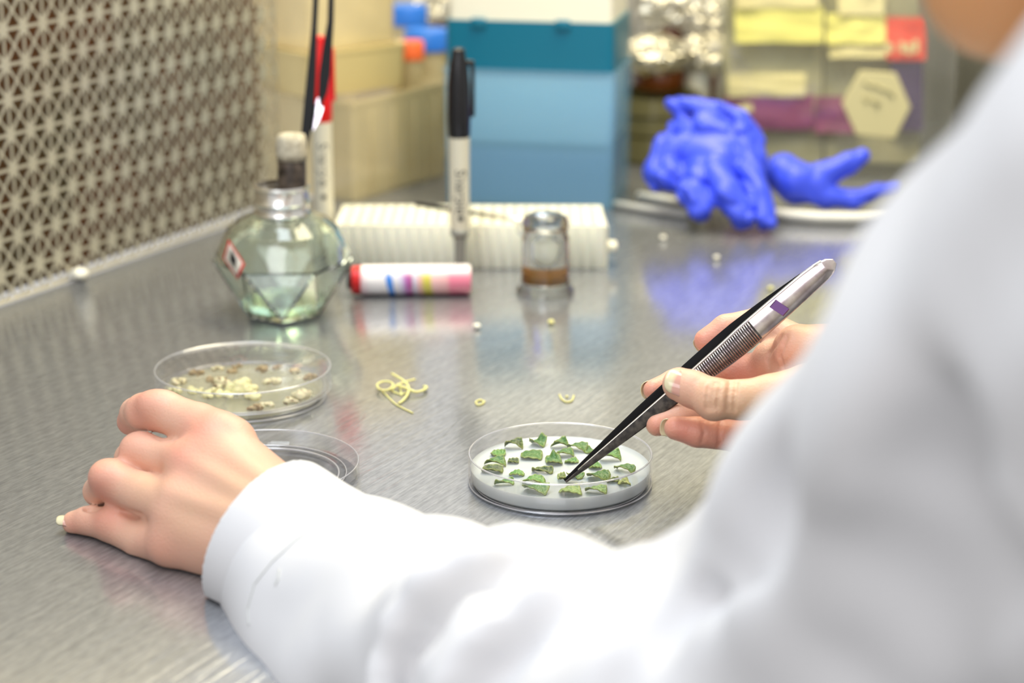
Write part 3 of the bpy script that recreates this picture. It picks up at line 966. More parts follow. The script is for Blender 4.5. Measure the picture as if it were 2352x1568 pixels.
# ------------------------------------------------------------------ markers
def marker(loc, h, capm, label, lower_thin, tipcol, yaw):
    o = empty('marker_pen', loc, yaw, label=label, cat='marker')
    hb = h - 0.0575
    if lower_thin:
        pr = [(0, 0), (0.0026, 0), (0.0034, 0.004), (0.0038, 0.026), (0.0050, 0.030), (0, 0.030)]
        from_bm('lower_cap', lathe_bm(pr, 32), M.greyp, o, angle=40)
        z0 = 0.0295
        pr = [(0, z0), (0.0052, z0), (0.0062, z0 + 0.008), (0.0064, z0 + 0.02), (0.0068, hb), (0, hb)]
    else:
        z0 = 0.0
        pr = [(0, z0), (0.0060, z0), (0.0066, z0 + 0.002), (0.0066, z0 + 0.02), (0.0068, hb), (0, hb)]
    br = from_bm('barrel', lathe_bm(pr, 48), M.barrel, o, angle=40)
    if lower_thin:
        from_bm('neck_ring', lathe_bm([(0.0049, z0 - 0.0008), (0.0064, z0 + 0.0012), (0.0062, z0 + 0.0045), (0.0049, z0 + 0.0045)], 40, close=True), M.greyp, o)
    top = h
    pr = [(0, hb - 0.0003), (0.0065, hb - 0.0003), (0.0073, hb + 0.002), (0.0076, hb + 0.012), (0.0071, hb + 0.034), (0.0058, hb + 0.047), (0.0046, hb + 0.052), (0.0040, hb + 0.0565), (0.0020, top), (0, top)]
    cp = from_bm('cap', lathe_bm(pr, 48), capm, o, angle=40)
    bm = box_bm(0.0022, 0.0040, 0.036, (0.0094, 0, hb + 0.031), 0.0008)
    box_bm(0.0045, 0.0036, 0.0035, (0.0070, 0, hb + 0.0475), 0.0008, bm=bm)
    box_bm(0.0025, 0.0040, 0.004, (0.0086, 0, hb + 0.0145), 0.0008, bm=bm)
    from_bm('clip', bm, capm, cp)
    # brand lettering running down the barrel
    R = 0.00665
    for txt, zc, sz, nm in (('Sharpie', z0 + 0.030 if lower_thin else 0.066, 0.0100, 'lettering'), ('.', z0 + 0.0125 if lower_thin else 0.044, 0.0060, 'printed_dot')):
        if nm == 'printed_dot':
            b2 = bmesh.new(); bmesh.ops.create_circle(b2, cap_ends=True, radius=0.0018, segments=20)
            me = bpy.data.meshes.new(nm); b2.to_mesh(me); b2.free()
        else:
            me = text_mesh(txt, sz, 0)
        for v in me.vertices:
            x, y = v.co.x, v.co.y
            an = -math.pi / 2 - yaw + 0.12 + y / R * 1.0
            rr = R + 0.00018
            v.co = (rr * math.cos(an), rr * math.sin(an), zc - x)
        t_ = link(nm, me, M.ink, br)
    return o
BM = G(1057, 640); BM.z = 0
marker(BM, 0.152, M.black, 'black capped marker pen standing upright on the bench in front of the white rack', True, None, math.radians(20))
RM = G(747, 592); RM.z = 0
marker(RM, 0.152, M.redp, 'red capped marker pen standing upright behind the glass spirit lamp', False, None, math.radians(35))

# ------------------------------------------------------------------ striped tube lying on the bench
pa, pb = G(812, 686), G(1074, 684)
tl = (pb - pa).length + 0.004
tb = empty('striped_tube', (pa + pb) / 2 + Vector((0, 0.0095, 0.0)), math.atan2((pb - pa).y, (pb - pa).x), label='white tube with blue, purple, yellow and pink stripes lying on its side by the lamp', cat='tube')
rt = 0.0098
MX = axis_matrix((0, 0, rt), (1, 0, 0), (0, 0, 1))
def tube_mat():
    m = bpy.data.materials.new('striped_print'); m.use_nodes = True
    nt = m.node_tree; b = nt.nodes['Principled BSDF']; N, L = nt.nodes.new, nt.links.new
    b.inputs['Roughness'].default_value = 0.3; b.inputs['Coat Weight'].default_value = 0.4
    tc = N('ShaderNodeTexCoord'); sx = N('ShaderNodeSeparateXYZ'); L(tc.outputs['Object'], sx.inputs[0])
    nz = N('ShaderNodeTexNoise'); nz.inputs['Scale'].default_value = 60; L(tc.outputs['Object'], nz.inputs['Vector'])
    ad = N('ShaderNodeMath'); ad.operation = 'MULTIPLY_ADD'; ad.inputs[1].default_value = 0.004; L(nz.outputs['Fac'], ad.inputs[0]); L(sx.outputs[0], ad.inputs[2])
    # slanted stripes: add a little z
    ad2 = N('ShaderNodeMath'); ad2.operation = 'MULTIPLY_ADD'; ad2.inputs[1].default_value = 0.14; L(sx.outputs[2], ad2.inputs[0]); L(ad.outputs[0], ad2.inputs[2])
    mr = N('ShaderNodeMapRange'); mr.inputs[1].default_value = -tl / 2; mr.inputs[2].default_value = tl / 2; L(ad2.outputs[0], mr.inputs[0])
    cr = N('ShaderNodeValToRGB'); e = cr.color_ramp
    W = srgb(246, 240, 238); st = [(0.0, srgb(244, 225, 228)), (.14, srgb(244, 214, 220)), (.20, W), (.335, W), (.345, srgb(30, 130, 225)), (.39, srgb(30, 130, 225)), (.40, W), (.46, srgb(225, 222, 240)),
          (.50, srgb(190, 110, 190)), (.55, srgb(190, 80, 140)), (.57, srgb(215, 225, 240)), (.62, srgb(250, 190, 190)), (.66, srgb(226, 214, 90)), (.71, srgb(226, 214, 90)), (.73, srgb(252, 205, 200)), (.84, srgb(250, 190, 190)), (.88, srgb(250, 140, 165)), (1, srgb(250, 140, 165))]
    e.elements[0].position = 0; e.elements[0].color = st[0][1]; e.elements[1].position = 1; e.elements[1].color = st[-1][1]
    for p_, c_ in st[1:-1]:
        q = e.elements.new(p_); q.color = c_
    L(mr.outputs[0], cr.inputs[0])
    # the printing fades to plain white towards the top of the tube
    m2 = N('ShaderNodeMapRange'); m2.inputs[1].default_value = rt * 1.40; m2.inputs[2].default_value = rt * 1.80; L(sx.outputs[2], m2.inputs[0])
    mx = N('ShaderNodeMix'); mx.data_type = 'RGBA'; mx.inputs[7].default_value = srgb(252, 240, 238)
    L(m2.outputs[0], mx.inputs[0]); L(cr.outputs[0], mx.inputs[6]); L(mx.outputs[2], b.inputs['Base Color'])
    return m
h2 = tl / 2
from_bm('tube_body', lathe_bm([(0, -h2 + 0.006), (rt - 0.001, -h2 + 0.006), (rt, -h2 + 0.007), (rt, h2 - 0.0015), (rt - 0.0012, h2), (0, h2)], 48, M=MX), tube_mat(), tb, angle=40)
from_bm('end_cap', lathe_bm([(0, -h2), (rt - 0.0020, -h2), (rt - 0.0008, -h2 + 0.001), (rt - 0.0006, -h2 + 0.0062), (0, -h2 + 0.0062)], 40, M=MX), M.redp, tb, angle=40, label='red end cap')
from_bm('plug', lathe_bm([(0, -h2 - 0.0025), (rt * 0.6, -h2 - 0.0025), (rt * 0.62, -h2), (0, -h2)], 32, M=MX), M.black, tb, angle=40)

# ------------------------------------------------------------------ small inverted glass cap with amber band
VC = G(1253, 690); VC.z = 0; VC.y += 0.018
vl = empty('glass_snuffer', VC, label='small clear glass cap with an amber band, standing mouth down beside the white rack', cat='glass')
from_bm('glass_body', lathe_bm([(0.0178, 0.0), (0.0186, 0.0014), (0.0182, 0.0036), (0.0158, 0.0056), (0.0152, 0.012), (0.0148, 0.034), (0.0150, 0.037), (0.0138, 0.0395), (0.0146, 0.0425), (0.0150, 0.046), (0.0138, 0.0500), (0.0100, 0.0520), (0, 0.0522),
                                (0, 0.0440), (0.0095, 0.0435), (0.0118, 0.041), (0.0126, 0.036), (0.0130, 0.012), (0.0134, 0.0040), (0.0150, 0.0)], 64, close=False), M.glassw, vl, angle=50)
from_bm('amber_residue', lathe_bm([(0.0127, 0.0075), (0.0130, 0.0075), (0.01296, 0.0155), (0.0127, 0.0155)], 48, close=True), mat('amber_film', srgb(196, 132, 30), 0.4), vl)
bm = bmesh.new()
tube_bm([Vector((-0.0130 - 0.0048 * math.sin(a) , -0.004, 0.0435 + 0.0042 * math.cos(a))) for a in np.linspace(0.0, math.pi, 12)], 0.0011, 10, bm)
from_bm('glass_loop', bm, M.glassw, vl)

# ------------------------------------------------------------------ white rack with a thin metal tool on top
RH = 0.030
fr = G(1388, 617); fl = G(770, 617)
yaw = math.atan2((fr - fl).y, (fr - fl).x) - math.radians(0.5)
rk = empty('tube_rack', (fr + fl) / 2, yaw, label='long white plastic tube rack with rows of open wells, behind the markers', cat='rack')
RWd = (fr - fl).length; RD2 = 0.062
nx, ny = 23, 8
px_, py_ = (RWd - 0.008) / nx, (RD2 - 0.004) / ny
bm = bmesh.new()
# top plate with holes
cache = {}
def TV(x, y):
    k = (round(x, 6), round(y, 6))
    if k not in cache: cache[k] = bm.verts.new((x, y, RH))
    return cache[k]
for i in range(nx):
    for j in range(ny):
        x0 = -RWd / 2 + 0.004 + i * px_; y0 = 0.002 + j * py_
        c = (x0 + px_ / 2, y0 + py_ / 2); r = min(px_, py_) * 0.36
        cor = [TV(x0, y0), TV(x0 + px_, y0), TV(x0 + px_, y0 + py_), TV(x0, y0 + py_)]
        cir = [bm.verts.new((c[0] + r * math.cos(a), c[1] + r * math.sin(a), RH)) for a in [(-0.75 + q * 0.25) * math.pi for q in range(8)]]
        dwn = [bm.verts.new((v.co.x, v.co.y, RH - 0.022)) for v in cir]
        for q in range(4):
            a, b = cir[2 * q], cir[(2 * q + 1) % 8]; d = cir[(2 * q + 2) % 8]
            bm.faces.new((cor[q], cor[(q + 1) % 4], d, b, a))
        for q in range(8):
            bm.faces.new((cir[q], cir[(q + 1) % 8], dwn[(q + 1) % 8], dwn[q]))
        bm.faces.new(dwn)
from_bm('well_plate', bm, M.rackp, rk, smooth=False)
bm = bmesh.new()
for (sx_, sy_, x_, y_) in ((RWd, 0.002, 0, 0.001), (RWd, 0.002, 0, RD2 - 0.001), (0.004, RD2 - 0.004, -RWd / 2 + 0.002, RD2 / 2), (0.004, RD2 - 0.004, RWd / 2 - 0.002, RD2 / 2)):
    box_bm(sx_, sy_, RH, (x_, y_, RH / 2), 0.0006, bm=bm)
from_bm('rack_frame', bm, M.rackp, rk, angle=30)
for i in range(nx):
    from_bm('rib', box_bm(0.0016, 0.0012, RH - 0.004, (-RWd / 2 + 0.004 + (i + 0.5) * px_, -0.0005, RH / 2 - 0.001), 0.0004, 1), M.rackp, rk)
bm = box_bm(0.010, 0.012, 0.006, (RWd / 2 + 0.004, 0.014, 0.0125), 0.002)
from_bm('side_tab', bm, M.rackp, rk)
# slanted right flank
bm = bmesh.new()
vs = [bm.verts.new(p) for p in ((RWd / 2 - 0.001, 0.0, 0), (RWd / 2 + 0.0025, 0.006, 0), (RWd / 2 - 0.001, RD2, 0), (RWd / 2 - 0.001, 0.0, RH), (RWd / 2 + 0.0025, 0.006, RH - 0.003), (RWd / 2 - 0.001, RD2, RH))]
for f in ((0, 1, 4, 3), (1, 2, 5, 4), (3, 4, 5), (0, 2, 1), (0, 3, 5, 2)): bm.faces.new([vs[q] for q in f])
from_bm('end_flange', bm, M.rackp, rk, smooth=False)

ta, tb_ = P(958, 466, 1.40), P(1216, 512, 1.345)
ta.z = RH + 0.0012; tb_.z = RH + 0.0012
ga = G(955, 468, RH + 0.0012); gb = G(1215, 508, RH + 0.0012)
tool = empty('probe', ga, label='thin metal probe lying across the white rack, dark at one end', cat='probe')
mid = ga.lerp(gb, 0.55)
from_bm('dark_handle', tube_bm([Vector((0, 0, 0)), (mid - ga) * 0.5, (mid - ga)], [0.0012, 0.0017, 0.0014], 10), M.blackmetal, tool)
from_bm('steel_shaft', tube_bm([mid - ga, (gb - ga) * 0.8, gb - ga], [0.0016, 0.0013, 0.0010], 10), M.ring, tool)
# ------------------------------------------------------------------ cloudy storage boxes on the left
def openbox(w, d, h, th, taper=0.0, z0=0.0, rim=0.0, bevel=0.004):
    """open box, rounded, near-left-bottom corner centred on the origin footprint"""
    bm = bmesh.new()
    def ring(ww, dd, z, r):
        out = []
        for (cx, cy, a0) in ((ww / 2 - r, dd / 2 - r, 0), (-ww / 2 + r, dd / 2 - r, 90), (-ww / 2 + r, -dd / 2 + r, 180), (ww / 2 - r, -dd / 2 + r, 270)):
            for q in range(5):
                a = math.radians(a0 + q * 22.5)
                out.append(bm.verts.new((cx + r * math.cos(a), cy + r * math.sin(a), z)))
        return out
    rr = max(bevel, 0.002)
    prof = [(w - taper, d - taper, z0), (w, d, z0 + h)]
    if rim > 0: prof = [(w - taper, d - taper, z0), (w, d, z0 + h - rim), (w + rim * 0.4, d + rim * 0.4, z0 + h - rim * 0.9), (w + rim * 0.4, d + rim * 0.4, z0 + h)]
    inn = [(w - 2 * th, d - 2 * th, z0 + h), (w - taper - 2 * th, d - taper - 2 * th, z0 + th)]
    R = [ring(a, b, z, rr) for a, b, z in prof] + [ring(a, b, z, max(rr - th, 0.0008)) for a, b, z in inn]
    for A, B in zip(R, R[1:]):
        n = len(A)
        for k in range(n): bm.faces.new((A[k], A[(k + 1) % n], B[(k + 1) % n], B[k]))
    bm.faces.new(R[0][::-1]); bm.faces.new(R[-1])
    return bm
cn = G(815, 468); cr_ = G(1018, 408); cl_ = G(600, 440)
e1 = (cr_ - cn).normalized()
ang = math.atan2(e1.y, e1.x)                      # direction of the right-hand face
wR = 0.128
nb = Vector((-e1.y, e1.x, 0))                      # the other way along the near-left face
wL = 0.10
ctr = cn + e1 * wR / 2 + nb * wL / 2
b1 = empty('storage_box', ctr, ang, label='large cloudy plastic box on the bench beneath the smaller lidded one', cat='box')
from_bm('box_shell', openbox(wR, wL, 0.078, 0.0018, 0.006, rim=0.004), M.tanbox, b1, angle=35)
for x_ in (-0.04, -0.012, 0.016, 0.044):
    from_bm('wall_rib', box_bm(0.0022, 0.0016, 0.066, (x_, -wL / 2 + 0.0004, 0.036), 0.0006), M.tanbox, b1)
b2 = empty('storage_box', ctr + Vector((-0.022, -0.002, 0.0788)), ang - math.radians(14), label='smaller cloudy plastic box with a thick beige rim, stacked on the larger one', cat='box')
from_bm('beige_rim', openbox(0.098, 0.092, 0.034, 0.004, 0.004, z0=0.0, rim=0.003, bevel=0.008), M.tanlid, b2, angle=35)
from_bm('box_shell', openbox(0.090, 0.084, 0.085, 0.0018, 0.003, z0=0.0345, bevel=0.010), M.tanbox, b2, angle=35)

def screw_tube(loc, h, r, capm, label, ch=0.014, cr=None):
    o = empty('capped_tube', loc, label=label, cat='tube')
    cr = cr or r * 1.12
    from_bm('tube_wall', lathe_bm([(0, 0.0), (r * 0.9, 0.0), (r, 0.002), (r, h - 0.002), (r - 0.001, h - 0.002), (r - 0.001, 0.003), (0, 0.002)], 40), M.tanbox, o, angle=40)
    from_bm('cap', lathe_bm([(0, h - 0.0015), (cr, h - 0.0015), (cr, h + ch - 0.0045), (cr - 0.001, h + ch - 0.003), (cr - 0.003, h + ch - 0.003), (0, h + ch - 0.003)], 40), capm, o, angle=40)
    return o
def stand(px, py, t, r, label, capm, ch=0.014):
    p = P(px, py, t)
    return screw_tube(Vector((p.x, p.y, 0.0001)), p.z - ch / 2, r, capm, label, ch)
stand(981, 84, 1.665, 0.0172, 'tube with the large blue cap, right of the stacked cloudy boxes', M.cap_blue, 0.018)
stand(938, 28, 1.715, 0.0150, 'tube with a blue cap standing behind the larger blue one', M.cap_blue, 0.018)
stand(945, 108, 1.622, 0.0092, 'tube with the orange cap in front of the blue capped ones', M.cap_orange, 0.016)

# ------------------------------------------------------------------ pipette tip box
A_, B_ = G(1019, 466), G(1409, 484)
ax = (B_ - A_).normalized(); an = math.atan2(ax.y, ax.x)
bw = (B_ - A_).length; bd = 0.088
cc = (A_ + B_) / 2 + Vector((-ax.y, ax.x, 0)) * bd / 2
tp = empty('tip_box', cc, an, label='blue pipette tip box with teal collar and cream lid at the back of the bench', cat='box')
hb = 0.104
from_bm('base', openbox(bw, bd, hb, 0.0016, 0.002, rim=0.003, bevel=0.006), M.boxblue, tp, angle=35)
bm = box_bm(bw - 0.010, bd - 0.010, 0.040, (0, 0, 0.023), 0.003)
from_bm('lower_tray', bm, M.tray, tp)
bm = box_bm(bw - 0.008, bd - 0.008, 0.052, (0, 0, 0.0735), 0.003)
from_bm('tip_insert', bm, mat('tip_insert', srgb(196, 232, 240), 0.5), tp)
bm = openbox(bw - 0.004, bd - 0.004, 0.0355, 0.0022, -0.0, z0=hb + 0.0002, bevel=0.005)
from_bm('teal_collar', bm, M.teal, tp, angle=35)
bm = openbox(bw - 0.008, bd - 0.008, 0.062, 0.002, 0.003, z0=0, bevel=0.005)
bmesh.ops.rotate(bm, cent=(0, 0, 0), matrix=Matrix.Rotation(math.pi, 3, 'X'), verts=bm.verts)
bmesh.ops.translate(bm, vec=(0, 0, hb + 0.0360 + 0.062), verts=bm.verts)
ld = from_bm('lid', bm, M.lidw, tp, angle=35)
for x_ in (-0.038, 0.026):
    from_bm('latch', box_bm(0.011, 0.003, 0.007, (x_, -bd / 2 + 0.0005, hb + 0.0345), 0.001), M.teal, tp)

# ------------------------------------------------------------------ foil covered jars
def foil_ball(c, ax_, seed, label, amp=0.22, frq=2.2, parent=None, nm='foil_ball'):
    bm = bmesh.new(); bmesh.ops.create_icosphere(bm, subdivisions=5, radius=1)
    for v in bm.verts:
        p = v.co * frq + Vector((seed * 3.1, 0, 0))
        n1 = mnoise.voronoi(p, distance_metric='DISTANCE', exponent=2)[0]
        n2 = mnoise.voronoi(p * 2.3)[0]
        s = 1 + amp * (n1[1] - n1[0] - 0.3) + amp * 0.5 * (n2[1] - n2[0] - 0.3) + 0.1 * mnoise.noise(p)
        v.co = Vector((v.co.x * ax_[0] * s, v.co.y * ax_[1] * s, v.co.z * ax_[2] * s))
    me = bpy.data.meshes.new(nm)
    bm.to_mesh(me); bm.free()
    o = link(nm, me, M.foil, parent)
    if label: setp(o, label, 'foil')
    o.location = c
    return o
s1 = P(1512, 300, 1.68)
def jar(px, t, ztop_px, r, m, label, zb=0.0, foil=None, nm='jar'):
    top = P(px, ztop_px, t)
    o = empty(nm, (top.x, top.y, zb), label=label, cat='jar')
    h = top.z - zb
    from_bm('glass_wall', lathe_bm([(0, 0), (r * 0.93, 0), (r, 0.003), (r, h - 0.006), (r * 0.86, h), (0, h)], 48), m, o, angle=40)
    if foil:
        foil_ball((foil[0], foil[1], h + foil[5]), (foil[2], foil[3], foil[4]), foil[6], None, parent=o, nm='foil_cover')
    return o
# stack of shallow glass dishes
sb = P(1500, 335, 1.70)
zz = 0.0
for k, (hh, rr_) in enumerate(((0.0225, 0.041), (0.0165, 0.039), (0.0165, 0.040))):
    o = from_bm('glass_dish', lathe_bm([(0, 0), (rr_ - 0.002, 0), (rr_, 0.002), (rr_, hh - 0.0006), (rr_ - 0.002, hh - 0.0006), (rr_ - 0.0025, 0.004), (0, 0.003)], 56),
                mat('olive_glass_%d' % k, srgb(150, 144, 100), 0.12, trans=0.4, metal=0.0), label=('lowest', 'middle', 'topmost')[k] + ' of three stacked shallow dishes under the brown jar', cat='dish', group='shallow dishes under the brown jar', angle=40)
    o.location = (sb.x, sb.y, zz + 0.0002)
    zz += hh
jar(1515, 1.70, 152, 0.0225, M.amberjar, 'brown jar with a crumpled foil cover, standing on shallow dishes', zb=zz + 0.0004, foil=(-0.006, -0.004, 0.030, 0.026, 0.019, 0.010, 4))
jar(1602, 1.72, 150, 0.0120, M.whitep, 'slim white bottle with a foil cover right of the brown jar', foil=(0.006, 0.0, 0.026, 0.022, 0.018, 0.010, 9), nm='bottle')
jar(1655, 1.80, 70, 0.020, M.amberjar, 'dark jar with a crumpled foil cover, farthest back by the clear bin', foil=(-0.004, 0.0, 0.030, 0.026, 0.026, 0.012, 14))
jar(1545, 1.84, 40, 0.024, M.amberjar, 'dark jar under a tall foil cover, at the back between tip box and bin', foil=(0.0, 0.0, 0.042, 0.030, 0.034, 0.010, 21))
jar(985, 1.84, 40, 0.022, M.amberjar, 'dark jar under foil behind the blue capped tubes', foil=(0.0, 0.0, 0.040, 0.030, 0.022, 0.012, 31))

# ------------------------------------------------------------------ clear bin with coloured packets
bl = P(1645, 372, 1.66); br_ = P(2165, 372, 1.66)
bl.z = br_.z = 0
bb = empty('clear_bin', (bl + br_) / 2, 0.0, label='tall clear plastic bin holding packets behind the blue gloves', cat='bin')
BWd = (br_ - bl).length
from_bm('bin_shell', openbox(BWd, 0.085, 0.185, 0.0018, 0.002, rim=0.0), M.clearbin, bb, angle=35)
bmf = bmesh.new()
def ctrl(px, py, t): return P(px, py, t)
bpos = (bl + br_) / 2
def slab(name, cor, th, m, parent, origin, wob=0.0, **k):
    """flat soft sheet through four points (pixels + depth), with real thickness"""
    n = 10
    bm = bmesh.new(); g = []
    pts = [P(*c) - origin for c in cor]
    for a in range(n + 1):
        row = []
        for b in range(n + 1):
            u, v = a / n, b / n
            p = pts[0] * (1 - u) * (1 - v) + pts[1] * u * (1 - v) + pts[2] * u * v + pts[3] * (1 - u) * v
            p = p + Vector((0, 1, 0)) * wob * (mnoise.noise(Vector((u * 2.5, v * 2.5, cor[0][0] * 0.01))))
            row.append(bm.verts.new(p))
        g.append(row)
    for a in range(n):
        for b in range(n): bm.faces.new((g[a][b], g[a + 1][b], g[a + 1][b + 1], g[a][b + 1]))
    r = bmesh.ops.extrude_face_region(bm, geom=bm.faces[:])
    bmesh.ops.translate(bm, vec=(0, th, 0), verts=[v for v in r['geom'] if isinstance(v, bmesh.types.BMVert)])
    return from_bm(name, bm, m, parent, angle=40, **k)
def packet(x0, x1, t, yt, yb, label, bands, lean=0.02):
    """bands: (name, x0, x1, ytop, ybottom, material)"""
    org = P((x0 + x1) / 2, yb, t); org.z = max(org.z, 0.003)
    o = empty('packet', org, label=label, cat='packet')
    slab('film', [(x0, yt, t + lean), (x1, yt, t + lean), (x1, yb, t), (x0, yb, t)], 0.010, M.greypap, o, org, 0.006)
    for (n_, a, b, c, d, m) in bands:
        slab(n_, [(a, c, t - 0.006), (b, c, t - 0.006), (b, d, t - 0.010), (a, d, t - 0.010)], 0.0012, m, o, org, 0.004)
    return o
packet(1662, 1888, 1.655, -70, 375, 'packet with a yellow top and a purple band, left half of the clear bin',
       [('cream_label', 1690, 1880, -60, 18, M.cream), ('yellow_label', 1688, 1890, 16, 98, M.yellow), ('cream_label', 1672, 1850, 168, 222, M.cream), ('purple_band', 1664, 1868, 218, 298, M.purple), ('white_print', 1690, 1728, 238, 256, M.cream)])
packet(1895, 2112, 1.655, -70, 375, 'packet with a yellow top and red corner label, right half of the clear bin',
       [('cream_label', 1925, 2030, -60, 34, M.cream), ('yellow_label', 1898, 2034, 32, 100, M.yellow), ('cream_label', 1905, 2034, 98, 132, M.cream), ('purple_band', 1872, 1975, 222, 305, M.purple),
        ('red_label', 2036, 2126, 40, 138, M.redpap), ('dark_band', 2046, 2120, 138, 300, M.dkpurple)])
# pale lettering on the red label (only blobs can be made out in the photograph)
for (x_, y_, w_, h_) in ((2042, 110, 16, 22), (2072, 108, 12, 24), (2088, 112, 12, 26), (2104, 106, 12, 30)):
    slab('pale_print', [(x_ - w_ / 2, y_ - h_ / 2, 1.636), (x_ + w_ / 2, y_ - h_ / 2, 1.636), (x_ + w_ / 2, y_ + h_ / 2, 1.636), (x_ - w_ / 2, y_ + h_ / 2, 1.636)], 0.0006, M.cream, bpy.data.objects['packet.001'], bpy.data.objects['packet.001'].location)
# hexagonal weighing card
ypl = (bl.y + br_.y) / 2 - 0.0425 - 0.0032
def HP(x, y, d=0.0):
    return P(x, y, (ypl - d) / (CP + (784.0 - y) / F * SP))
hx = empty('hexagonal_card', HP(2010, 240), label='cream hexagonal card with faint handwriting stuck on the front of the clear bin', cat='card')
bm = bmesh.new()
hp = [HP(x, y) - hx.location for x, y in ((1976, 163), (2058, 168), (2092, 246), (2056, 318), (1966, 310), (1934, 236))]
f = bm.faces.new([bm.verts.new(p) for p in hp])
r = bmesh.ops.extrude_face_region(bm, geom=[f]); bmesh.ops.translate(bm, vec=(0, 0.0025, 0), verts=[v for v in r['geom'] if isinstance(v, bmesh.types.BMVert)])
bmesh.ops.bevel(bm, geom=bm.edges[:], offset=0.0006, segments=1, affect='EDGES')
from_bm('card', bm, M.cream, hx, angle=30)
bm = bmesh.new()
for ln in (((1984, 190), (1998, 196), (2010, 198), (2024, 203), (2038, 210), (2052, 220)), ((1985, 225), (1990, 232), (1996, 226)), ((2004, 236), (2014, 232), (2020, 240), (2012, 244))):
    tube_bm([HP(x, y + (3 if i % 2 else -3), 0.0006) - hx.location for i, (x, y) in enumerate(ln)], 0.0011, 6, bm)
from_bm('handwriting', bm, M.greyink, hx)

# ------------------------------------------------------------------ white tubing and blue gloves
def rod(label, pts, r, nm='plastic_rod'):
    return from_bm(nm, tube_bm([G(x, y, r) + Vector((0, 0, l)) for x, y, l in pts], r, 12), M.whiterod, label=label, cat='rod')
rod('white plastic rod poking out from under the gloves towards the blue box', [(1412, 468, 0), (1500, 482, 0), (1580, 494, 0)], 0.0026)
rod('short white rod behind the longer one, left of the gloves', [(1466, 448, 0), (1520, 456, 0), (1572, 466, 0)], 0.0028)
rod('flat white wrapped stick lying right of the glove fingers', [(1776, 492, 0), (1880, 500, 0), (2010, 502, 0), (2080, 503, 0)], 0.0046)

def wrinkle(S, amp, fr, seed):
    X, Y, Z = S.grid()
    a = seed
    wx = X + 0.010 * np.sin(Y * 110 + a) + 0.008 * np.sin(Z * 140 + 2 * a)
    wy = Y + 0.010 * np.sin(Z * 120 + a * 1.7) + 0.007 * np.sin(X * 150)
    wz = Z + 0.010 * np.sin(X * 105 + a * 0.6) + 0.007 * np.sin(Y * 133)
    r1 = 1 - np.abs(np.sin(wx * fr * 1.0 + wz * fr * 0.7 + a))
    r2 = 1 - np.abs(np.sin(wy * fr * 0.8 - wz * fr * 1.1 + a * 2))
    S.D += (amp * (r1 * r1 * 0.9 + r2 * r2 * 0.8 - 0.6)).astype(np.float32)
def floor_clip(S, z=0.0005):
    X, Y, Z = S.grid()
    S.D = np.maximum(S.D, (z - Z).astype(np.float32))
def gl(px, py, t, rp): return (P(px, py, t), rp * t / F)
S = SDF(P(1440, 540, 1.36) - Vector((0.01, 0.01, 0.02)), P(1850, 200, 1.52) + Vector((0.02, 0.06, 0.02)), 0.0016)
C = S.chain
k = 0.004
C([gl(1535, 345, 1.475, 40), gl(1516, 395, 1.47, 34), gl(1522, 412, 1.46, 30)], k)
C([gl(1560, 290, 1.475, 22), gl(1620, 300, 1.47, 40), gl(1690, 325, 1.465, 46), gl(1716, 370, 1.46, 42)], k)
C([gl(1590, 350, 1.468, 44), gl(1650, 370, 1.462, 54), gl(1720, 400, 1.46, 40)], k)
C([gl(1544, 238, 1.475, 13), gl(1600, 247, 1.470, 17), gl(1650, 250, 1.466, 18), gl(1700, 275, 1.462, 20), gl(1738, 318, 1.46, 18)], .003)
C([gl(1552, 250, 1.476, 9), gl(1568, 290, 1.474, 14), gl(1590, 320, 1.47, 20)], .003)
C([gl(1604, 395, 1.45, 32), gl(1588, 440, 1.437, 30), gl(1608, 482, 1.43, 24)], .0015)
C([gl(1640, 390, 1.445, 30), gl(1668, 445, 1.43, 33), gl(1708, 500, 1.425, 25)], .0015)
C([gl(1716, 390, 1.45, 30), gl(1742, 450, 1.435, 25), gl(1762, 508, 1.425, 20)], .0015)
C([gl(1550, 400, 1.46, 30), gl(1600, 440, 1.458, 30), gl(1720, 440, 1.46, 36)], .003)
for (a_, b_, r_) in (((1632, 300, 1.436), (1598, 392, 1.420), .0030), ((1690, 322, 1.436), (1640, 410, 1.418), .0030), ((1660, 350, 1.425), (1700, 300, 1.436), .0022), ((1570, 272, 1.458), (1640, 282, 1.444), .0032),
                     ((1545, 350, 1.450), (1576, 420, 1.430), .0026), ((1735, 360, 1.436), (1700, 430, 1.420), .0026), ((1632, 430, 1.418), (1650, 500, 1.408), .0024), ((1716, 440, 1.420), (1730, 510, 1.408), .0022)):
    S.cap(P(*a_), P(*b_), r_ * .6, r_, .004, 'sub')
wrinkle(S, 0.0030, 118, 0.8)
floor_clip(S)
V, Q = S.mesh()
from_np('rubber_glove', V, Q, M.nitrile, label='crumpled blue nitrile glove heaped up with three fingers hanging forward', cat='glove')
S = SDF(P(1740, 510, 1.42) - Vector((0.01, 0.01, 0.02)), P(2060, 330, 1.52) + Vector((0.02, 0.04, 0.02)), 0.0014)
C = S.chain
C([gl(1800, 400, 1.488, 46), gl(1830, 420, 1.480, 46), gl(1880, 425, 1.475, 30)], 0.004)
C([gl(1850, 415, 1.478, 34), gl(1900, 398, 1.476, 28), gl(1950, 375, 1.475, 23), gl(1980, 357, 1.474, 18)], 0.003)
C([gl(1850, 440, 1.476, 26), gl(1900, 452, 1.474, 25), gl(1960, 458, 1.474, 20), gl(2012, 440, 1.474, 18), gl(2060, 436, 1.474, 16)], 0.003)
wrinkle(S, 0.0012, 95, 2.2)
floor_clip(S)
V, Q = S.mesh()
from_np('rubber_glove', V, Q, M.nitrile, label='flatter blue nitrile glove with one finger pointing up to the right', cat='glove')
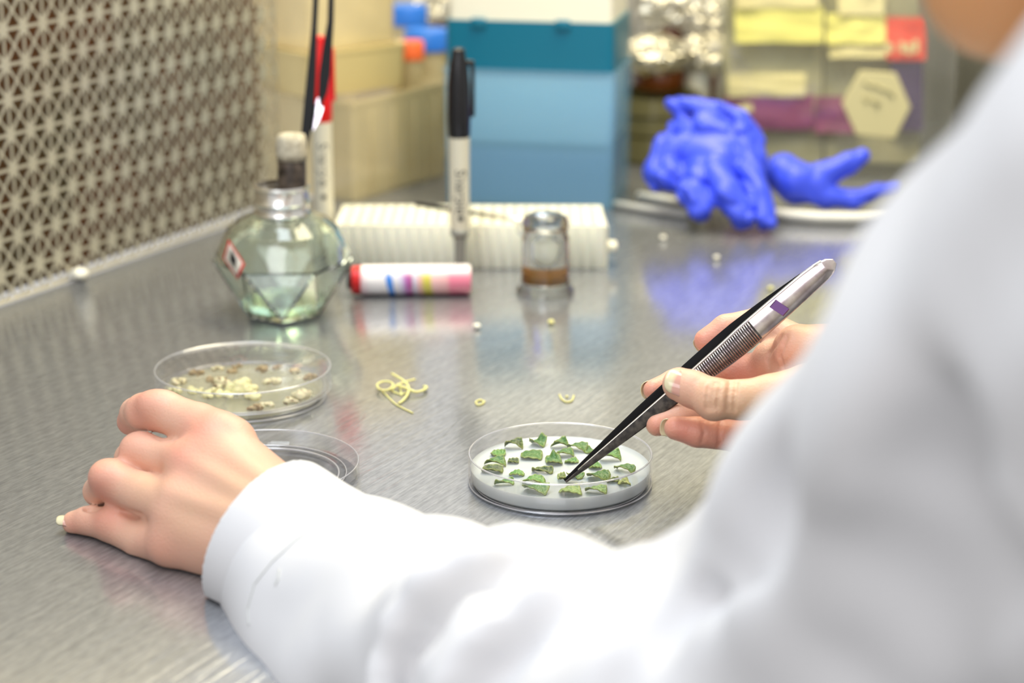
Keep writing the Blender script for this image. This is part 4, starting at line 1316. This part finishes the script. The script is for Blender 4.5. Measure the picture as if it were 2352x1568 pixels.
# ------------------------------------------------------------------ tweezers in the right hand
tipA = G(1298, 1105, AG + 0.0012)
TT = (CAMH - tipA.z) / (SP - (784.0 - 1105) / F * CP)
TE = 0.900
TO = tipA.copy()
tw = empty('tweezers', TO, label='steel tweezers with ridged grips and blackened tips, held in the right hand', cat='tweezers')
pE = (1917.0, 600.0); pT = (1298.0, 1105.0)
dx, dy = pE[0] - pT[0], pE[1] - pT[1]
LL = math.hypot(dx, dy)
ux, uy = dx / LL, dy / LL
nx_, ny_ = -uy, ux                        # down-right in the picture
def lerp_tab(tab, s):
    for (a, va), (b, vb) in zip(tab, tab[1:]):
        if s <= b:
            f = (s - a) / (b - a)
            return va + (vb - va) * f
    return tab[-1][1]
WID = [(0, 5), (.10, 15), (.25, 26), (.40, 37), (.55, 50), (.66, 58), (.78, 56), (.90, 51), (.96, 46), (.985, 34), (1.0, 14)]
OFA = [(0, 2), (.15, 5), (.4, 7), (.6, 8), (.8, 3), (.9, 0), (1, 0)]
OFB = [(0, -3), (.10, -6), (.2, -10), (.3, -13), (.45, -14), (.6, -13), (.75, -9), (.88, -4), (.96, -1), (1, 0)]
DPB = [(0, .0006), (.2, .0030), (.4, .0060), (.6, .0075), (.8, .0050), (.92, .0016), (1, .0012)]
def tw_pt(s, off, dt):
    t = TT + (TE - TT) * s + dt
    return P(pT[0] + dx * s + nx_ * off, pT[1] + dy * s + ny_ * off, t) - TO
def tw_arm(name, OF, dp, s0, s1, m, th=0.0011, wscale=1.0, k=40, crown=0.0):
    bm = bmesh.new(); rings = []
    for i in range(k + 1):
        s = s0 + (s1 - s0) * i / k
        w = lerp_tab(WID, s) * wscale; o = lerp_tab(OF, s); d = dp(s)
        row = []
        for (q, c) in ((-.5, 0), (-.42, 1), (0, 1.25), (.42, 1), (.5, 0)):
            row.append(bm.verts.new(tw_pt(s, o + w * q, d - 0.0005 * c)))
        for q in (.5, -.5):
            row.append(bm.verts.new(tw_pt(s, o + w * q, d + th)))
        rings.append(row)
    n = 7
    for A, B in zip(rings, rings[1:]):
        for q in range(n): bm.faces.new((A[q], A[(q + 1) % n], B[(q + 1) % n], B[q]))
    bm.faces.new(rings[0][::-1]); bm.faces.new(rings[-1])
    return from_bm(name, bm, m, tw, angle=35)
fa = lambda s: 0.0
fb = lambda s: lerp_tab(DPB, s) + 0.0010
armA = tw_arm('near_arm', OFA, fa, 0.395, 1.0, M.steel)
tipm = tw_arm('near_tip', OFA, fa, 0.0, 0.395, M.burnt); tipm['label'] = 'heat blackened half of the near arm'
tw_arm('far_arm', OFB, fb, 0.0, 0.90, M.blackmetal)['label'] = 'inner arm behind the near one, its shade coloured in black'  # black all along: the shade on its inner face is painted in
# bright bevelled edge of the near arm
bm = bmesh.new()
tube_bm([tw_pt(s, lerp_tab(OFA, s) - lerp_tab(WID, s) * 0.47, 0.0001) for s in np.linspace(0.05, 0.97, 30)], [0.0004 + 0.0004 * s for s in np.linspace(0, 1, 30)], 8, bm)
from_bm('edge_bevel', bm, M.ring, tw)
# grip ridges
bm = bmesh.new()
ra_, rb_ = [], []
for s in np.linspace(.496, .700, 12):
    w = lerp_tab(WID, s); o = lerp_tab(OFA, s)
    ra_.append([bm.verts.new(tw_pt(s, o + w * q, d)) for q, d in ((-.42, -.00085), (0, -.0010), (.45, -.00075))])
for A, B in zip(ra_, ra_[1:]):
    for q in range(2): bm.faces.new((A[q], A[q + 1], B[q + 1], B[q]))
from_bm('groove_sheet', bm, M.burnt, tw)  # dark sheet that colours the grooves between the ridges dark
for i in range(27):
    s = 0.500 + i * 0.0074
    w = lerp_tab(WID, s)
    bm = bmesh.new()
    o = lerp_tab(OFA, s)
    tube_bm([tw_pt(s, o - w * .40, -0.0011), tw_pt(s, o, -0.0013), tw_pt(s, o + w * .44, -0.0010)], 0.00040, 6, bm)
    from_bm('grip_ridge', bm, M.steel, tw)
bm = bmesh.new()
vs = []
for (s, o_, d) in ((.772, -20, 0), (.800, -24, 0), (.812, 20, 0), (.786, 24, 0)):
    vs.append((bm.verts.new(tw_pt(s, o_ * .85 + 3, -0.0006)), bm.verts.new(tw_pt(s, o_ * .75 + 3, -0.0016))))
for q in range(4):
    a, b = vs[q], vs[(q + 1) % 4]; bm.faces.new((a[0], b[0], b[1], a[1]))
bm.faces.new([v[1] for v in vs])
from_bm('stop_plate', bm, M.steelv, tw, smooth=False)['label'] = 'violet stained step on the near arm'

# ------------------------------------------------------------------ the person
person = empty('person', P(2400, 700, 0.60) * 1.0, label='person in white lab coat, left hand on the bench, right hand holding tweezers', cat='person')
PO = person.location.copy()
def par(o):
    """geometry was made in world space: bring it under the person's origin"""
    o.data.transform(Matrix.Translation(-PO)); o.parent = person
    return o
def J(px, py, t, rp):
    return (P(px, py, t), rp * t / F)
SK = np.array([0.70, 0.41, 0.295]); RED = np.array([0.68, 0.23, 0.17]); YEL = np.array([0.68, 0.46, 0.28])
def tint(V, spots, base=SK):
    c = np.tile(base, (len(V), 1))
    for (p, r, colr, w) in spots:
        d = np.linalg.norm(V - np.array(p), axis=1) / r
        f = (np.clip(np.clip(1 - d, 0, 1) ** 1.2 * w, 0, 1))[:, None]
        c = c * (1 - f) + np.array(colr) * f
    return c

# --- left hand, palm down on the bench, fingers curled to the left
hL = 0.0008
lo = np.minimum(np.array(P(110, 1420, .80)), np.array(P(110, 880, .93))) ; hi = np.array(P(800, 900, .93))
S = SDF((P(110, 1200, .88).x - .005, .745, -.001), (P(820, 1200, .80).x + .005, .93, .075), hL)
C = S.chain
# index
C([J(312, 948, .900, 36), J(330, 945, .893, 42), J(385, 948, .885, 46), J(455, 980, .876, 54), J(530, 1015, .868, 60)], .0020)
C([J(312, 948, .900, 36), J(300, 968, .908, 32)], .0015)
# middle
C([J(345, 1068, .905, 34), J(300, 1052, .892, 36), J(322, 1040, .883, 42), J(400, 1055, .872, 46), J(455, 1080, .862, 62)], .0020)
# ring
C([J(240, 1148, .906, 29), J(226, 1128, .893, 34), J(252, 1103, .878, 44), J(330, 1135, .866, 50), J(415, 1165, .853, 62)], .0020)
# little finger
C([J(170, 1200, .887, 28), J(205, 1195, .884, 34), J(262, 1207, .878, 42), J(330, 1240, .866, 47), J(400, 1245, .852, 56)], .0020)
# thumb, tucked under
C([J(560, 1110, .905, 44), J(480, 1075, .912, 44), J(430, 1040, .918, 38)], .002)
# palm
for (a, b, ra, rb) in (((505, 1015, .868), (650, 1145, .846), 60, 68), ((455, 1080, .862), (630, 1190, .842), 62, 72),
                       ((415, 1165, .853), (600, 1240, .838), 62, 72), ((400, 1245, .852), (570, 1290, .838), 56, 66)):
    A_, B2 = P(*a), P(*b)
    S.cap(A_, B2, ra * a[2] / F, rb * b[2] / F, .004)
S.cap(P(505, 1015, .868), P(400, 1245, .852), .0105, .0095, .004)
S.cap(P(620, 1215, .838), P(900, 1420, .775), .021, .021, .006, flat=((0.3, 0.4, 1), 0.8))
for (a, b, ra, rb) in (((475, 1045, .862), (630, 1150, .836), 55, 75), ((435, 1120, .855), (600, 1210, .832), 55, 75), ((410, 1200, .850), (570, 1260, .832), 55, 70)):
    S.cap(P(*a), P(*b), ra * a[2] / F, rb * b[2] / F, .006)
# web hollows and creases
S.cap(P(340, 995, .880), P(420, 1030, .866), .0012, .0008, .002, 'sub')
S.cap(P(262, 1068, .872), P(345, 1088, .858), .0011, .0008, .002, 'sub')
S.cap(P(205, 1163, .872), P(330, 1184, .856), .0030, .0014, .0012, 'sub')
S.cap(P(205, 1166, .882), P(320, 1182, .864), .0030, .0014, .0012, 'sub')
# tendons and knuckles
for (a, b, r) in (((480, 1005, .862), (610, 1110, .828), .0022), ((430, 1058, .854), (600, 1150, .822), .0022), ((395, 1135, .846), (585, 1200, .820), .0020)):
    S.cap(P(*a), P(*b), r, r * .7, .006)
for (a, r) in (((482, 990, .868), .0080), ((425, 1055, .862), .0080), ((318, 1028, .880), .0062), ((246, 1090, .872), .0066), ((268, 1192, .876), .0064), ((352, 925, .884), .0060)):
    S.ell(P(*a), (r, r, r * .8), .007)
floor_clip(S, 0.0003)
V, Q = S.mesh(); V = relax(V, Q, 5, .6)
spots = [(P(330, 925, .884), .016, RED, .55), (P(470, 970, .860), .018, RED, .55), (P(415, 1040, .853), .020, RED, .50), (P(245, 1090, .872), .014, RED, .55),
         (P(310, 1025, .88), .014, RED, .4), (P(225, 1130, .87), .014, RED, .5), (P(225, 1195, .872), .012, RED, .4), (P(265, 1190, .87), .012, RED, .45), (P(345, 1265, .84), .022, RED, .30), (P(290, 970, .905), .012, RED, .6),
         (P(520, 1120, .825), .035, YEL, .45), (P(600, 1100, .82), .03, YEL, .4), (P(330, 1095, .852), .018, YEL, .5), (P(400, 1180, .83), .018, YEL, .4), (P(165, 1210, .88), .010, RED, .4)]
left = (V, Q, tint(V, spots))

# --- right hand, palm towards the camera, pinching the tweezers
S = SDF(np.array(P(1455, 900, .90)) + (-.004, -.05, -.045), np.array(P(2080, 800, .93)) + (.012, .07, .06), 0.0007)
C = S.chain
# index finger, behind the tweezers, upper
C([J(1622, 782, .944, 28), J(1668, 757, .945, 35), J(1745, 742, .944, 37), J(1830, 790, .930, 44), J(1900, 800, .918, 54)], .0015)
# middle finger, tip against the far arm
C([J(1502, 895, .932, 25), J(1548, 882, .938, 33), J(1680, 852, .944, 39), J(1800, 850, .930, 46), J(1900, 860, .915, 52)], .0015)
# ring
C([J(1510, 975, .918, 27), J(1560, 955, .920, 34), J(1700, 925, .930, 38), J(1830, 900, .915, 46), J(1900, 900, .910, 50)], .0012)
# little finger
C([J(1553, 983, .897, 28), J(1600, 992, .898, 35), J(1690, 1000, .902, 37), J(1800, 975, .905, 44), J(1900, 940, .905, 50)], .0012)
# palm mass
S.cap(P(1835, 805, .916), P(1950, 830, .910), 62 * .91 / F, 82 * .91 / F, .004)
S.cap(P(1835, 880, .918), P(1960, 900, .905), 60 * .91 / F, 88 * .905 / F, .004)
S.cap(P(1775, 828, .930), P(1850, 835, .920), 50 * .92 / F, 60 * .92 / F, .003)
# thumb
C([J(1560, 882, .892, 39), J(1590, 893, .888, 42), J(1640, 915, .884, 46), J(1700, 918, .882, 45), J(1770, 912, .882, 52), J(1860, 900, .888, 66), J(1950, 900, .898, 78)], .0020)
S.ell(P(1640, 918, .880), (.0085, .0075, .0092), .003)
# wrist and forearm
S.cap(P(1950, 870, .905), P(2080, 880, .90), .021, .024, .006)
# creases
def surf(px, py, t0=.84, t1=1.0):
    for t in np.arange(t0, t1, .0003):
        p = np.array(P(px, py, t)); q = np.round((p - S.lo) / S.h).astype(int)
        if np.all(q >= 0) and np.all(q < S.n) and S.D[tuple(q)] < 0: return t
    return None
def crease(pts, r=.0005, k=.0009):
    out = []
    for (a, b) in zip(pts, pts[1:]):
        m = max(2, int(math.hypot(a[0] - b[0], a[1] - b[1]) / 6))
        for i in range(m):
            f = i / m
            x, y = a[0] + (b[0] - a[0]) * f, a[1] + (b[1] - a[1]) * f
            t = surf(x, y)
            if t is not None: out.append(P(x, y, t - .0001))
    for a, b in zip(out, out[1:]):
        if (a - b).length < .004: S.cap(a, b, r, r, k, 'sub')
tz = .8738
for x0, b_, w_ in ((1628, 6, .0006), (1641, 8, .0008), (1654, 7, .0007), (1676, 5, .0005), (1690, 4, .0004)):
    crease([(x0 + 2, 874, tz + .0020), (x0 - b_ * .4, 900, tz), (x0 - b_, 925, tz), (x0 - b_ * .5, 950, tz + .0025)], w_ * 1.0, .0012)
crease([(1795, 770, .9050), (1765, 815, .9075), (1762, 850, .910)], .0006, .0015)
crease([(1808, 772, .902), (1790, 815, .899), (1800, 850, .900)], .0005, .0015)
crease([(1738, 735, .9375), (1748, 755, .9345), (1745, 780, .937)], .0005, .001)
crease([(1612, 968, .893), (1618, 995, .890), (1610, 1022, .894)], .0004, .0012)
crease([(1655, 968, .895), (1652, 1000, .8935), (1650, 1034, .897)], .0005, .0012)
V, Q = S.mesh(); V = relax(V, Q, 2, .5)
spots = [(P(1600, 775, .94), .016, RED, .65), (P(1660, 775, .938), .016, RED, .45), (P(1490, 905, .93), .014, RED, .65), (P(1540, 900, .93), .012, RED, .4), (P(1690, 850, .93), .020, RED, .75),
         (P(1500, 985, .91), .014, RED, .7), (P(1570, 995, .892), .018, RED, .8), (P(1650, 1010, .895), .018, RED, .55), (P(1760, 1000, .9), .03, RED, .6), (P(1540, 940, .89), .012, RED, .55), (P(1590, 950, .885), .012, RED, .35),
         (P(1800, 790, .905), .018, RED, .45), (P(1720, 930, .875), .026, YEL, .75), (P(1640, 900, .876), .014, YEL, .45), (P(1800, 900, .885), .03, YEL, .6), (P(1850, 770, .90), .02, YEL, .5), (P(1750, 720, .935), .012, YEL, .5)]
right = (V, Q, tint(V, spots))

# --- head, neck, torso, arms
h = 0.0032
HC = Vector((0.136, 0.548, 0.392))
f_ = Vector((-.686, .514, -.514)).normalized(); u_ = Vector((-.411, .308, .858)).normalized(); s_ = f_.cross(u_)
def H(a, b, c): return HC + f_ * a + s_ * b + u_ * c
RM_ = np.array((f_, s_, u_)).T
S = SDF((0.0, .25, -.22), (.52, .98, .54), h)
S.ell(H(-.02, 0, .03), (.095, .072, .088), .01, R=RM_)
S.ell(H(.030, 0, -.02), (.058, .056, .075), .02, R=RM_)
S.cap(H(.058, .012, -.102), H(.058, -.012, -.102), .0175, .0175, .02)          # chin
S.cap(H(.055, .012, -.098), H(-.02, .050, -.055), .018, .020, .02)
S.cap(H(.055, -.012, -.098), H(-.02, -.050, -.055), .018, .020, .02)
S.cap(H(.080, 0, .012), H(.100, 0, -.030), .007, .0115, .008)                  # nose
S.cap(H(.093, .010, -.034), H(.093, -.010, -.034), .0075, .0075, .005)
S.cap(H(.083, .016, -.060), H(.083, -.016, -.060), .0065, .0065, .004)         # lips
S.cap(H(.081, .013, -.070), H(.081, -.013, -.070), .0065, .0065, .003)
S.cap(H(.096, .020, -.065), H(.096, -.020, -.065), .0022, .0022, .002, 'sub')
for q in (-1, 1):
    S.ell(H(.082, q * .032, .005), (.014, .018, .012), .008, 'sub', R=RM_)
    S.cap(H(.082, q * .014, .022), H(.070, q * .050, .020), .006, .005, .008)   # brow
    S.ell(H(-.008, q * .074, -.012), (.016, .007, .028), .004, R=RM_)           # ear
S.cap(H(-.03, 0, -.05), Vector((.235, .53, .285)), .052, .056, .02)             # neck
S.cap(Vector((.235, .53, .285)), Vector((.27, .53, .20)), .058, .07, .02)
S.chain([(Vector((.20, .42, .235)), .05), (Vector((.26, .53, .23)), .07), (Vector((.25, .66, .23)), .05)], .03)
S.chain([(Vector((.28, .53, .15)), .09), (Vector((.34, .53, .02)), .10), (Vector((.38, .53, -.20)), .10)], .05)
S.chain([(Vector((.170, .405, .235)), .032), (Vector((.138, .465, .14)), .028), (Vector((.112, .54, .060)), .028), (P(900, 1400, .74), .026), (P(640, 1230, .82), .021)], .01)
S.chain([(Vector((.25, .68, .22)), .044), (Vector((.33, .79, .07)), .036), (P(2080, 880, .90), .024), (P(2000, 872, .905), .022)], .01)
V, Q = S.mesh(); V = relax(V, Q, 3, .5)
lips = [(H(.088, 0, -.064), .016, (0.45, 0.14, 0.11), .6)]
bodyp = (V, Q, tint(V, lips, np.array([0.56, 0.28, 0.12])))  # skin darker than the hands: shade on the chin put into its colour
Vb, Qb, Cb = merge([bodyp, left, right])
par(from_np('body', Vb, Qb, M.skin, None, Cb))

# eyes
for q in (-1, 1):
    bm = bmesh.new(); bmesh.ops.create_uvsphere(bm, u_segments=20, v_segments=14, radius=.012)
    bmesh.ops.translate(bm, vec=H(.066, q * .031, .005), verts=bm.verts)
    ey = par(from_bm('eye', bm, mat('eye_white', srgb(235, 230, 225), .2)))
    bm = lathe_bm([(0, .0123), (.0028, .0121), (.0056, .0108), (.0058, .0100), (0, .0100)], 24, M=axis_matrix(H(.066, q * .031, .005) - PO, f_ - u_ * .25))
    from_bm('iris', bm, mat('dark_iris', srgb(50, 30, 20), .1), ey)
# hair: a cap over the skull with a low knot at the nape
S = SDF(tuple(HC - Vector((.14, .14, .13))), tuple(HC + Vector((.17, .14, .14))), .0026)
S.ell(H(-.026, 0, .036), (.101, .080, .094), .01, R=RM_)
S.ell(H(-.110, 0, -.010), (.034, .036, .034), .01, R=RM_)
S.ell(H(.075, 0, -.035), (.080, .064, .085), .01, 'sub', R=RM_)
V, Q = S.mesh(); X = V @ np.array(u_)
V = V + 0.0012 * np.sin(V @ np.array(s_) * 1500)[:, None] * np.array(u_)
par(from_np('hair', V, Q, M.hair))

# knitted collar at the throat
bm = tube_bm([P(2262, 24, .575), P(2300, -10, .572), P(2360, -60, .566), P(2450, -120, .56)], [.010, .013, .016, .018], 16)
par(from_bm('shirt_collar', bm, M.maroon))
# --- nails
def nail(ctr, axis, nrm, w, l, curve, name='fingernail', tipf=.35, lab=None):
    """ctr: centre of the plate; axis: towards the free edge"""
    a = Vector(axis).normalized(); n = Vector(nrm); n = (n - a * n.dot(a)).normalized(); b = a.cross(n)
    nu, nv = 17, 13
    V, C_ = [], []
    for k, off in ((0, 0), (1, -.0006)):
        for i in range(nu):
            for j in range(nv):
                u = i / (nu - 1) * 2 - 1; v = j / (nv - 1) * 2 - 1
                rr = 1 - .30 * max(0, abs(u) - .45) ** 2 / .3
                th = v * curve * rr
                R_ = w / 2 / math.sin(curve)
                lim = 1 - .16 * v * v
                p = Vector(ctr) + a * (u * l / 2 * lim - (u * u) * 0) + b * (R_ * math.sin(th)) + n * (R_ * (math.cos(th) - 1) - .0010 * u * u * (l / .011) + off)
                V.append(p)
                f = min(1, max(0, (u - (1 - 2 * tipf) + .12 * v * v) * 10))
                bed = np.array([.66, .36, .29]) if u > -.75 else np.array([.70, .48, .38])
                C_.append(bed * (1 - f) + np.array([.70, .64, .42]) * f)
    N_ = nu * nv; Q_ = []
    for i in range(nu - 1):
        for j in range(nv - 1):
            q = i * nv + j
            Q_.append((q, q + nv, q + nv + 1, q + 1)); Q_.append((N_ + q, N_ + q + 1, N_ + q + nv + 1, N_ + q + nv))
    for i in range(nu - 1):
        for j, s in ((0, 1), (nv - 1, 0)):
            q, r = i * nv + j, (i + 1) * nv + j
            Q_.append((q, N_ + q, N_ + r, r) if s else (q, r, N_ + r, N_ + q))
    for j in range(nv - 1):
        for i, s in ((0, 0), (nu - 1, 1)):
            q, r = i * nv + j, i * nv + j + 1
            Q_.append((q, N_ + q, N_ + r, r) if s else (q, r, N_ + r, N_ + q))
    o = par(from_np(name, np.array([tuple(p) for p in V]), np.array(Q_), M.nail, None, np.array(C_)))
    if lab: o['label'] = lab
    return o
def dirp(a, b): return (P(*b) - P(*a)).normalized()
cam_dir = Vector((0, -CP, SP))
imR = Vector((1, 0, 0)); imU = Vector((0, SP, CP))
nail(P(1567, 875, .8826), dirp((1600, 890, .886), (1530, 858, .887)), cam_dir * .88 + imU * .45 - imR * .05, .0120, .0150, .85, tipf=.28, lab='thumb nail with a long cream free edge')
nail(P(1482, 889, .9360), dirp((1548, 882, .940), (1470, 894, .930)), -cam_dir * .6 - imR * .8 + imU * .3, .0090, .0065, 1.0, tipf=.8, lab='cream free edge of the middle finger nail')
nail(P(1604, 780, .9480), dirp((1668, 757, .947), (1590, 795, .944)), -cam_dir * .6 - imR * .8 + imU * .35, .0090, .0065, 1.0, tipf=.8, lab='cream free edge of the index finger nail')
nail(P(1532, 975, .9010), dirp((1600, 992, .900), (1512, 978, .897)), -cam_dir * .5 - imR * .85 + imU * .45, .0088, .0065, 1.0, tipf=.8, lab='cream free edge of the little finger nail')
nail(P(152, 1187, .885), dirp((200, 1197, .884), (130, 1183, .886)), imU * .85 + cam_dir * .35 - imR * .25, .0075, .0085, .9, tipf=.45, lab='long nail of the left little finger')

# --- lab coat
S = SDF((-.17, .22, -.22), (.56, 1.0, .36), 0.0030)
C = S.chain
def K(px, py, t, rp): return (P(px, py, t), rp * t / F)
# left sleeve, forearm part
C([K(690, 1300, .824, 198), K(850, 1400, .795, 240), K(1000, 1490, .755, 280)], .010)
C([K(1000, 1490, .755, 280), K(1180, 1590, .71, 340), K(1400, 1745, .66, 400)], .016)
C([K(1400, 1745, .66, 400), K(1700, 1800, .60, 480), K(1960, 1850, .58, 520)], .02)
# elbow and upper arm
C([(Vector((.108, .545, .060)), .062), (Vector((.1150, .51, .115)), .060), (Vector((.1355, .440, .190)), .061), (Vector((.157, .385, .245)), .060)], .02)
C([(Vector((.157, .385, .245)), .060), (Vector((.225, .43, .265)), .060), (Vector((.285, .53, .245)), .060), (Vector((.26, .67, .245)), .058)], .03)
# torso
C([(Vector((.30, .53, .17)), .115), (Vector((.35, .53, .04)), .120), (Vector((.40, .53, -.21)), .125)], .05)
C([(Vector((.262, .62, .205)), .075), (Vector((.272, .53, .185)), .098)], .03)
# right sleeve
C([(Vector((.26, .68, .235)), .058), (Vector((.34, .79, .085)), .052), (P(2160, 890, .90), .036), (P(2130, 886, .90), .033)], .015)
# fold ridges and furrows on the left sleeve
def ridge(pts, k=.006): C([K(*p) for p in pts], k)
def furrow(pts, k=.008): C([K(*p) for p in pts], k, 'sub')
ridge([(1190, 1266, .690, 52), (1290, 1290, .678, 50), (1380, 1340, .672, 44)], .014)
# the long fold that sweeps from the top edge down across the forearm
ridge([(1240, 1262, .668, 44), (1100, 1282, .660, 46), (985, 1345, .660, 46), (915, 1440, .662, 46), (880, 1540, .662, 46), (868, 1680, .655, 50)], .006)
ridge([(1430, 1390, .630, 60), (1240, 1400, .625, 76), (1110, 1450, .625, 80), (1035, 1560, .628, 84), (1010, 1700, .63, 80)], .008)
ridge([(1420, 1345, .655, 40), (1500, 1340, .638, 46), (1600, 1300, .615, 44), (1670, 1200, .600, 40)], .02)
ridge([(600, 1480, .795, 36), (700, 1540, .77, 50), (760, 1640, .75, 60)], .02)
furrow([(1400, 1312, .640, 20), (1250, 1312, .630, 30), (1120, 1345, .622, 36), (1020, 1405, .618, 40), (955, 1490, .618, 42), (930, 1590, .620, 40), (925, 1700, .62, 36)], .005)
furrow([(1640, 1390, .560, 24), (1500, 1450, .558, 40), (1410, 1560, .556, 44), (1380, 1700, .556, 40)], .010)
C([K(690, 1400, .806, 150), K(840, 1540, .765, 210)], .012)
C([K(1080, 1440, .69, 200), K(1300, 1520, .675, 260)], .012)
furrow([(1700, 1330, .540, 18), (1800, 1200, .518, 24), (1850, 1050, .498, 18)], .03)
furrow([(2000, 1350, .465, 20), (2150, 1150, .438, 28), (2250, 950, .418, 20)], .03)
furrow([(2100, 720, .385, 34), (2200, 580, .366, 40), (2350, 460, .345, 34)], .025)
furrow([(1930, 1560, .49, 20), (2080, 1400, .458, 26), (2300, 1330, .428, 20)], .03)
furrow([(640, 1395, .785, 9), (760, 1415, .755, 13), (860, 1400, .735, 11)], .012)
furrow([(700, 1500, .765, 12), (800, 1480, .735, 18), (880, 1440, .72, 12)], .014)
# cloth unevenness
X, Y, Z = S.grid()
S.D += (0.0011 * np.sin(X * 70 + 3 * np.sin(Y * 40)) * np.sin(Z * 65 + 2 * np.sin(X * 50)) + 0.0009 * np.sin(Y * 95 + Z * 60 + X * 30)).astype(np.float32)
floor_clip(S, 0.0006) if False else None
V, Q = S.mesh(); V = relax(V, Q, 3, .5)
coat = par(from_np('lab_coat', V, Q, M.coat))
# cuff: a turned band of finer cloth, open at the wrist
S = SDF((P(430, 1300, .83).x - .01, .68, -.002), (P(900, 1300, .80).x, .92, .10), .0011)
cA, cB = P(616, 1236, .836), P(768, 1340, .816)
dirc = (cB - cA).normalized()
S.chain([(cA - dirc * .012, .0355), (cA + dirc * .004, .0362), (cB + dirc * .006, .0385)], .004)
X, Y, Z = S.grid()
# cut the opening square to the sleeve, hollow it out
pl = (cA.x - X) * dirc.x + (cA.y - Y) * dirc.y + (cA.z - Z) * dirc.z
S.D = np.maximum(S.D, (pl - .0005).astype(np.float32))
S.cap(cA - dirc * .06, cA + dirc * .030, .0345, .0330, .001, 'sub')
floor_clip(S, 0.0004)
V, Q = S.mesh(); V = relax(V, Q, 2, .5)
cuff = from_np('cuff', V, Q, M.coat, None); cuff.data.transform(Matrix.Translation(-PO)); cuff.parent = coat
# seam stitched round the sleeve behind the cuff
side = dirc.cross(Vector((0, 0, 1))).normalized(); upv = side.cross(dirc).normalized()
def ringpt(c, r, a): return c + (side * math.cos(a) + upv * math.sin(a)) * r
me_c = bpy.data.objects['lab_coat'].data
_b = bmesh.new(); _b.from_mesh(me_c)
_cb = BVHTree.FromBMesh(_b); _b.free()
_b = bmesh.new(); _b.from_mesh(cuff.data)
_cf = BVHTree.FromBMesh(_b); _b.free()
def on_coat(px, py, off=0.0002):
    o = Vector((0, 0, CAMH)) - PO
    d = (P(px, py, 1.0) - Vector((0, 0, CAMH))).normalized()
    best = None
    for T in (_cb, _cf):
        h, n, i, dist = T.ray_cast(o, d)
        if h is not None and (best is None or dist < best[1]): best = (h - d * off, dist)
    return best[0] if best else None
def seam(pts, r, name, par_):
    out = []
    for (a, b) in zip(pts, pts[1:]):
        for q in range(8):
            t = q / 8
            p = on_coat(a[0] + (b[0] - a[0]) * t, a[1] + (b[1] - a[1]) * t)
            if p is not None: out.append(p)
    if len(out) > 3:
        return from_bm(name, tube_bm(out, r, 6), M.thread, par_)
seam([(862, 1160), (800, 1175), (740, 1200), (680, 1240), (625, 1290), (585, 1340), (568, 1400), (572, 1440)], .0004, 'cuff_seam', coat)
seam([(642, 1308), (639, 1330), (632, 1345)], .0006, 'buttonhole', coat)
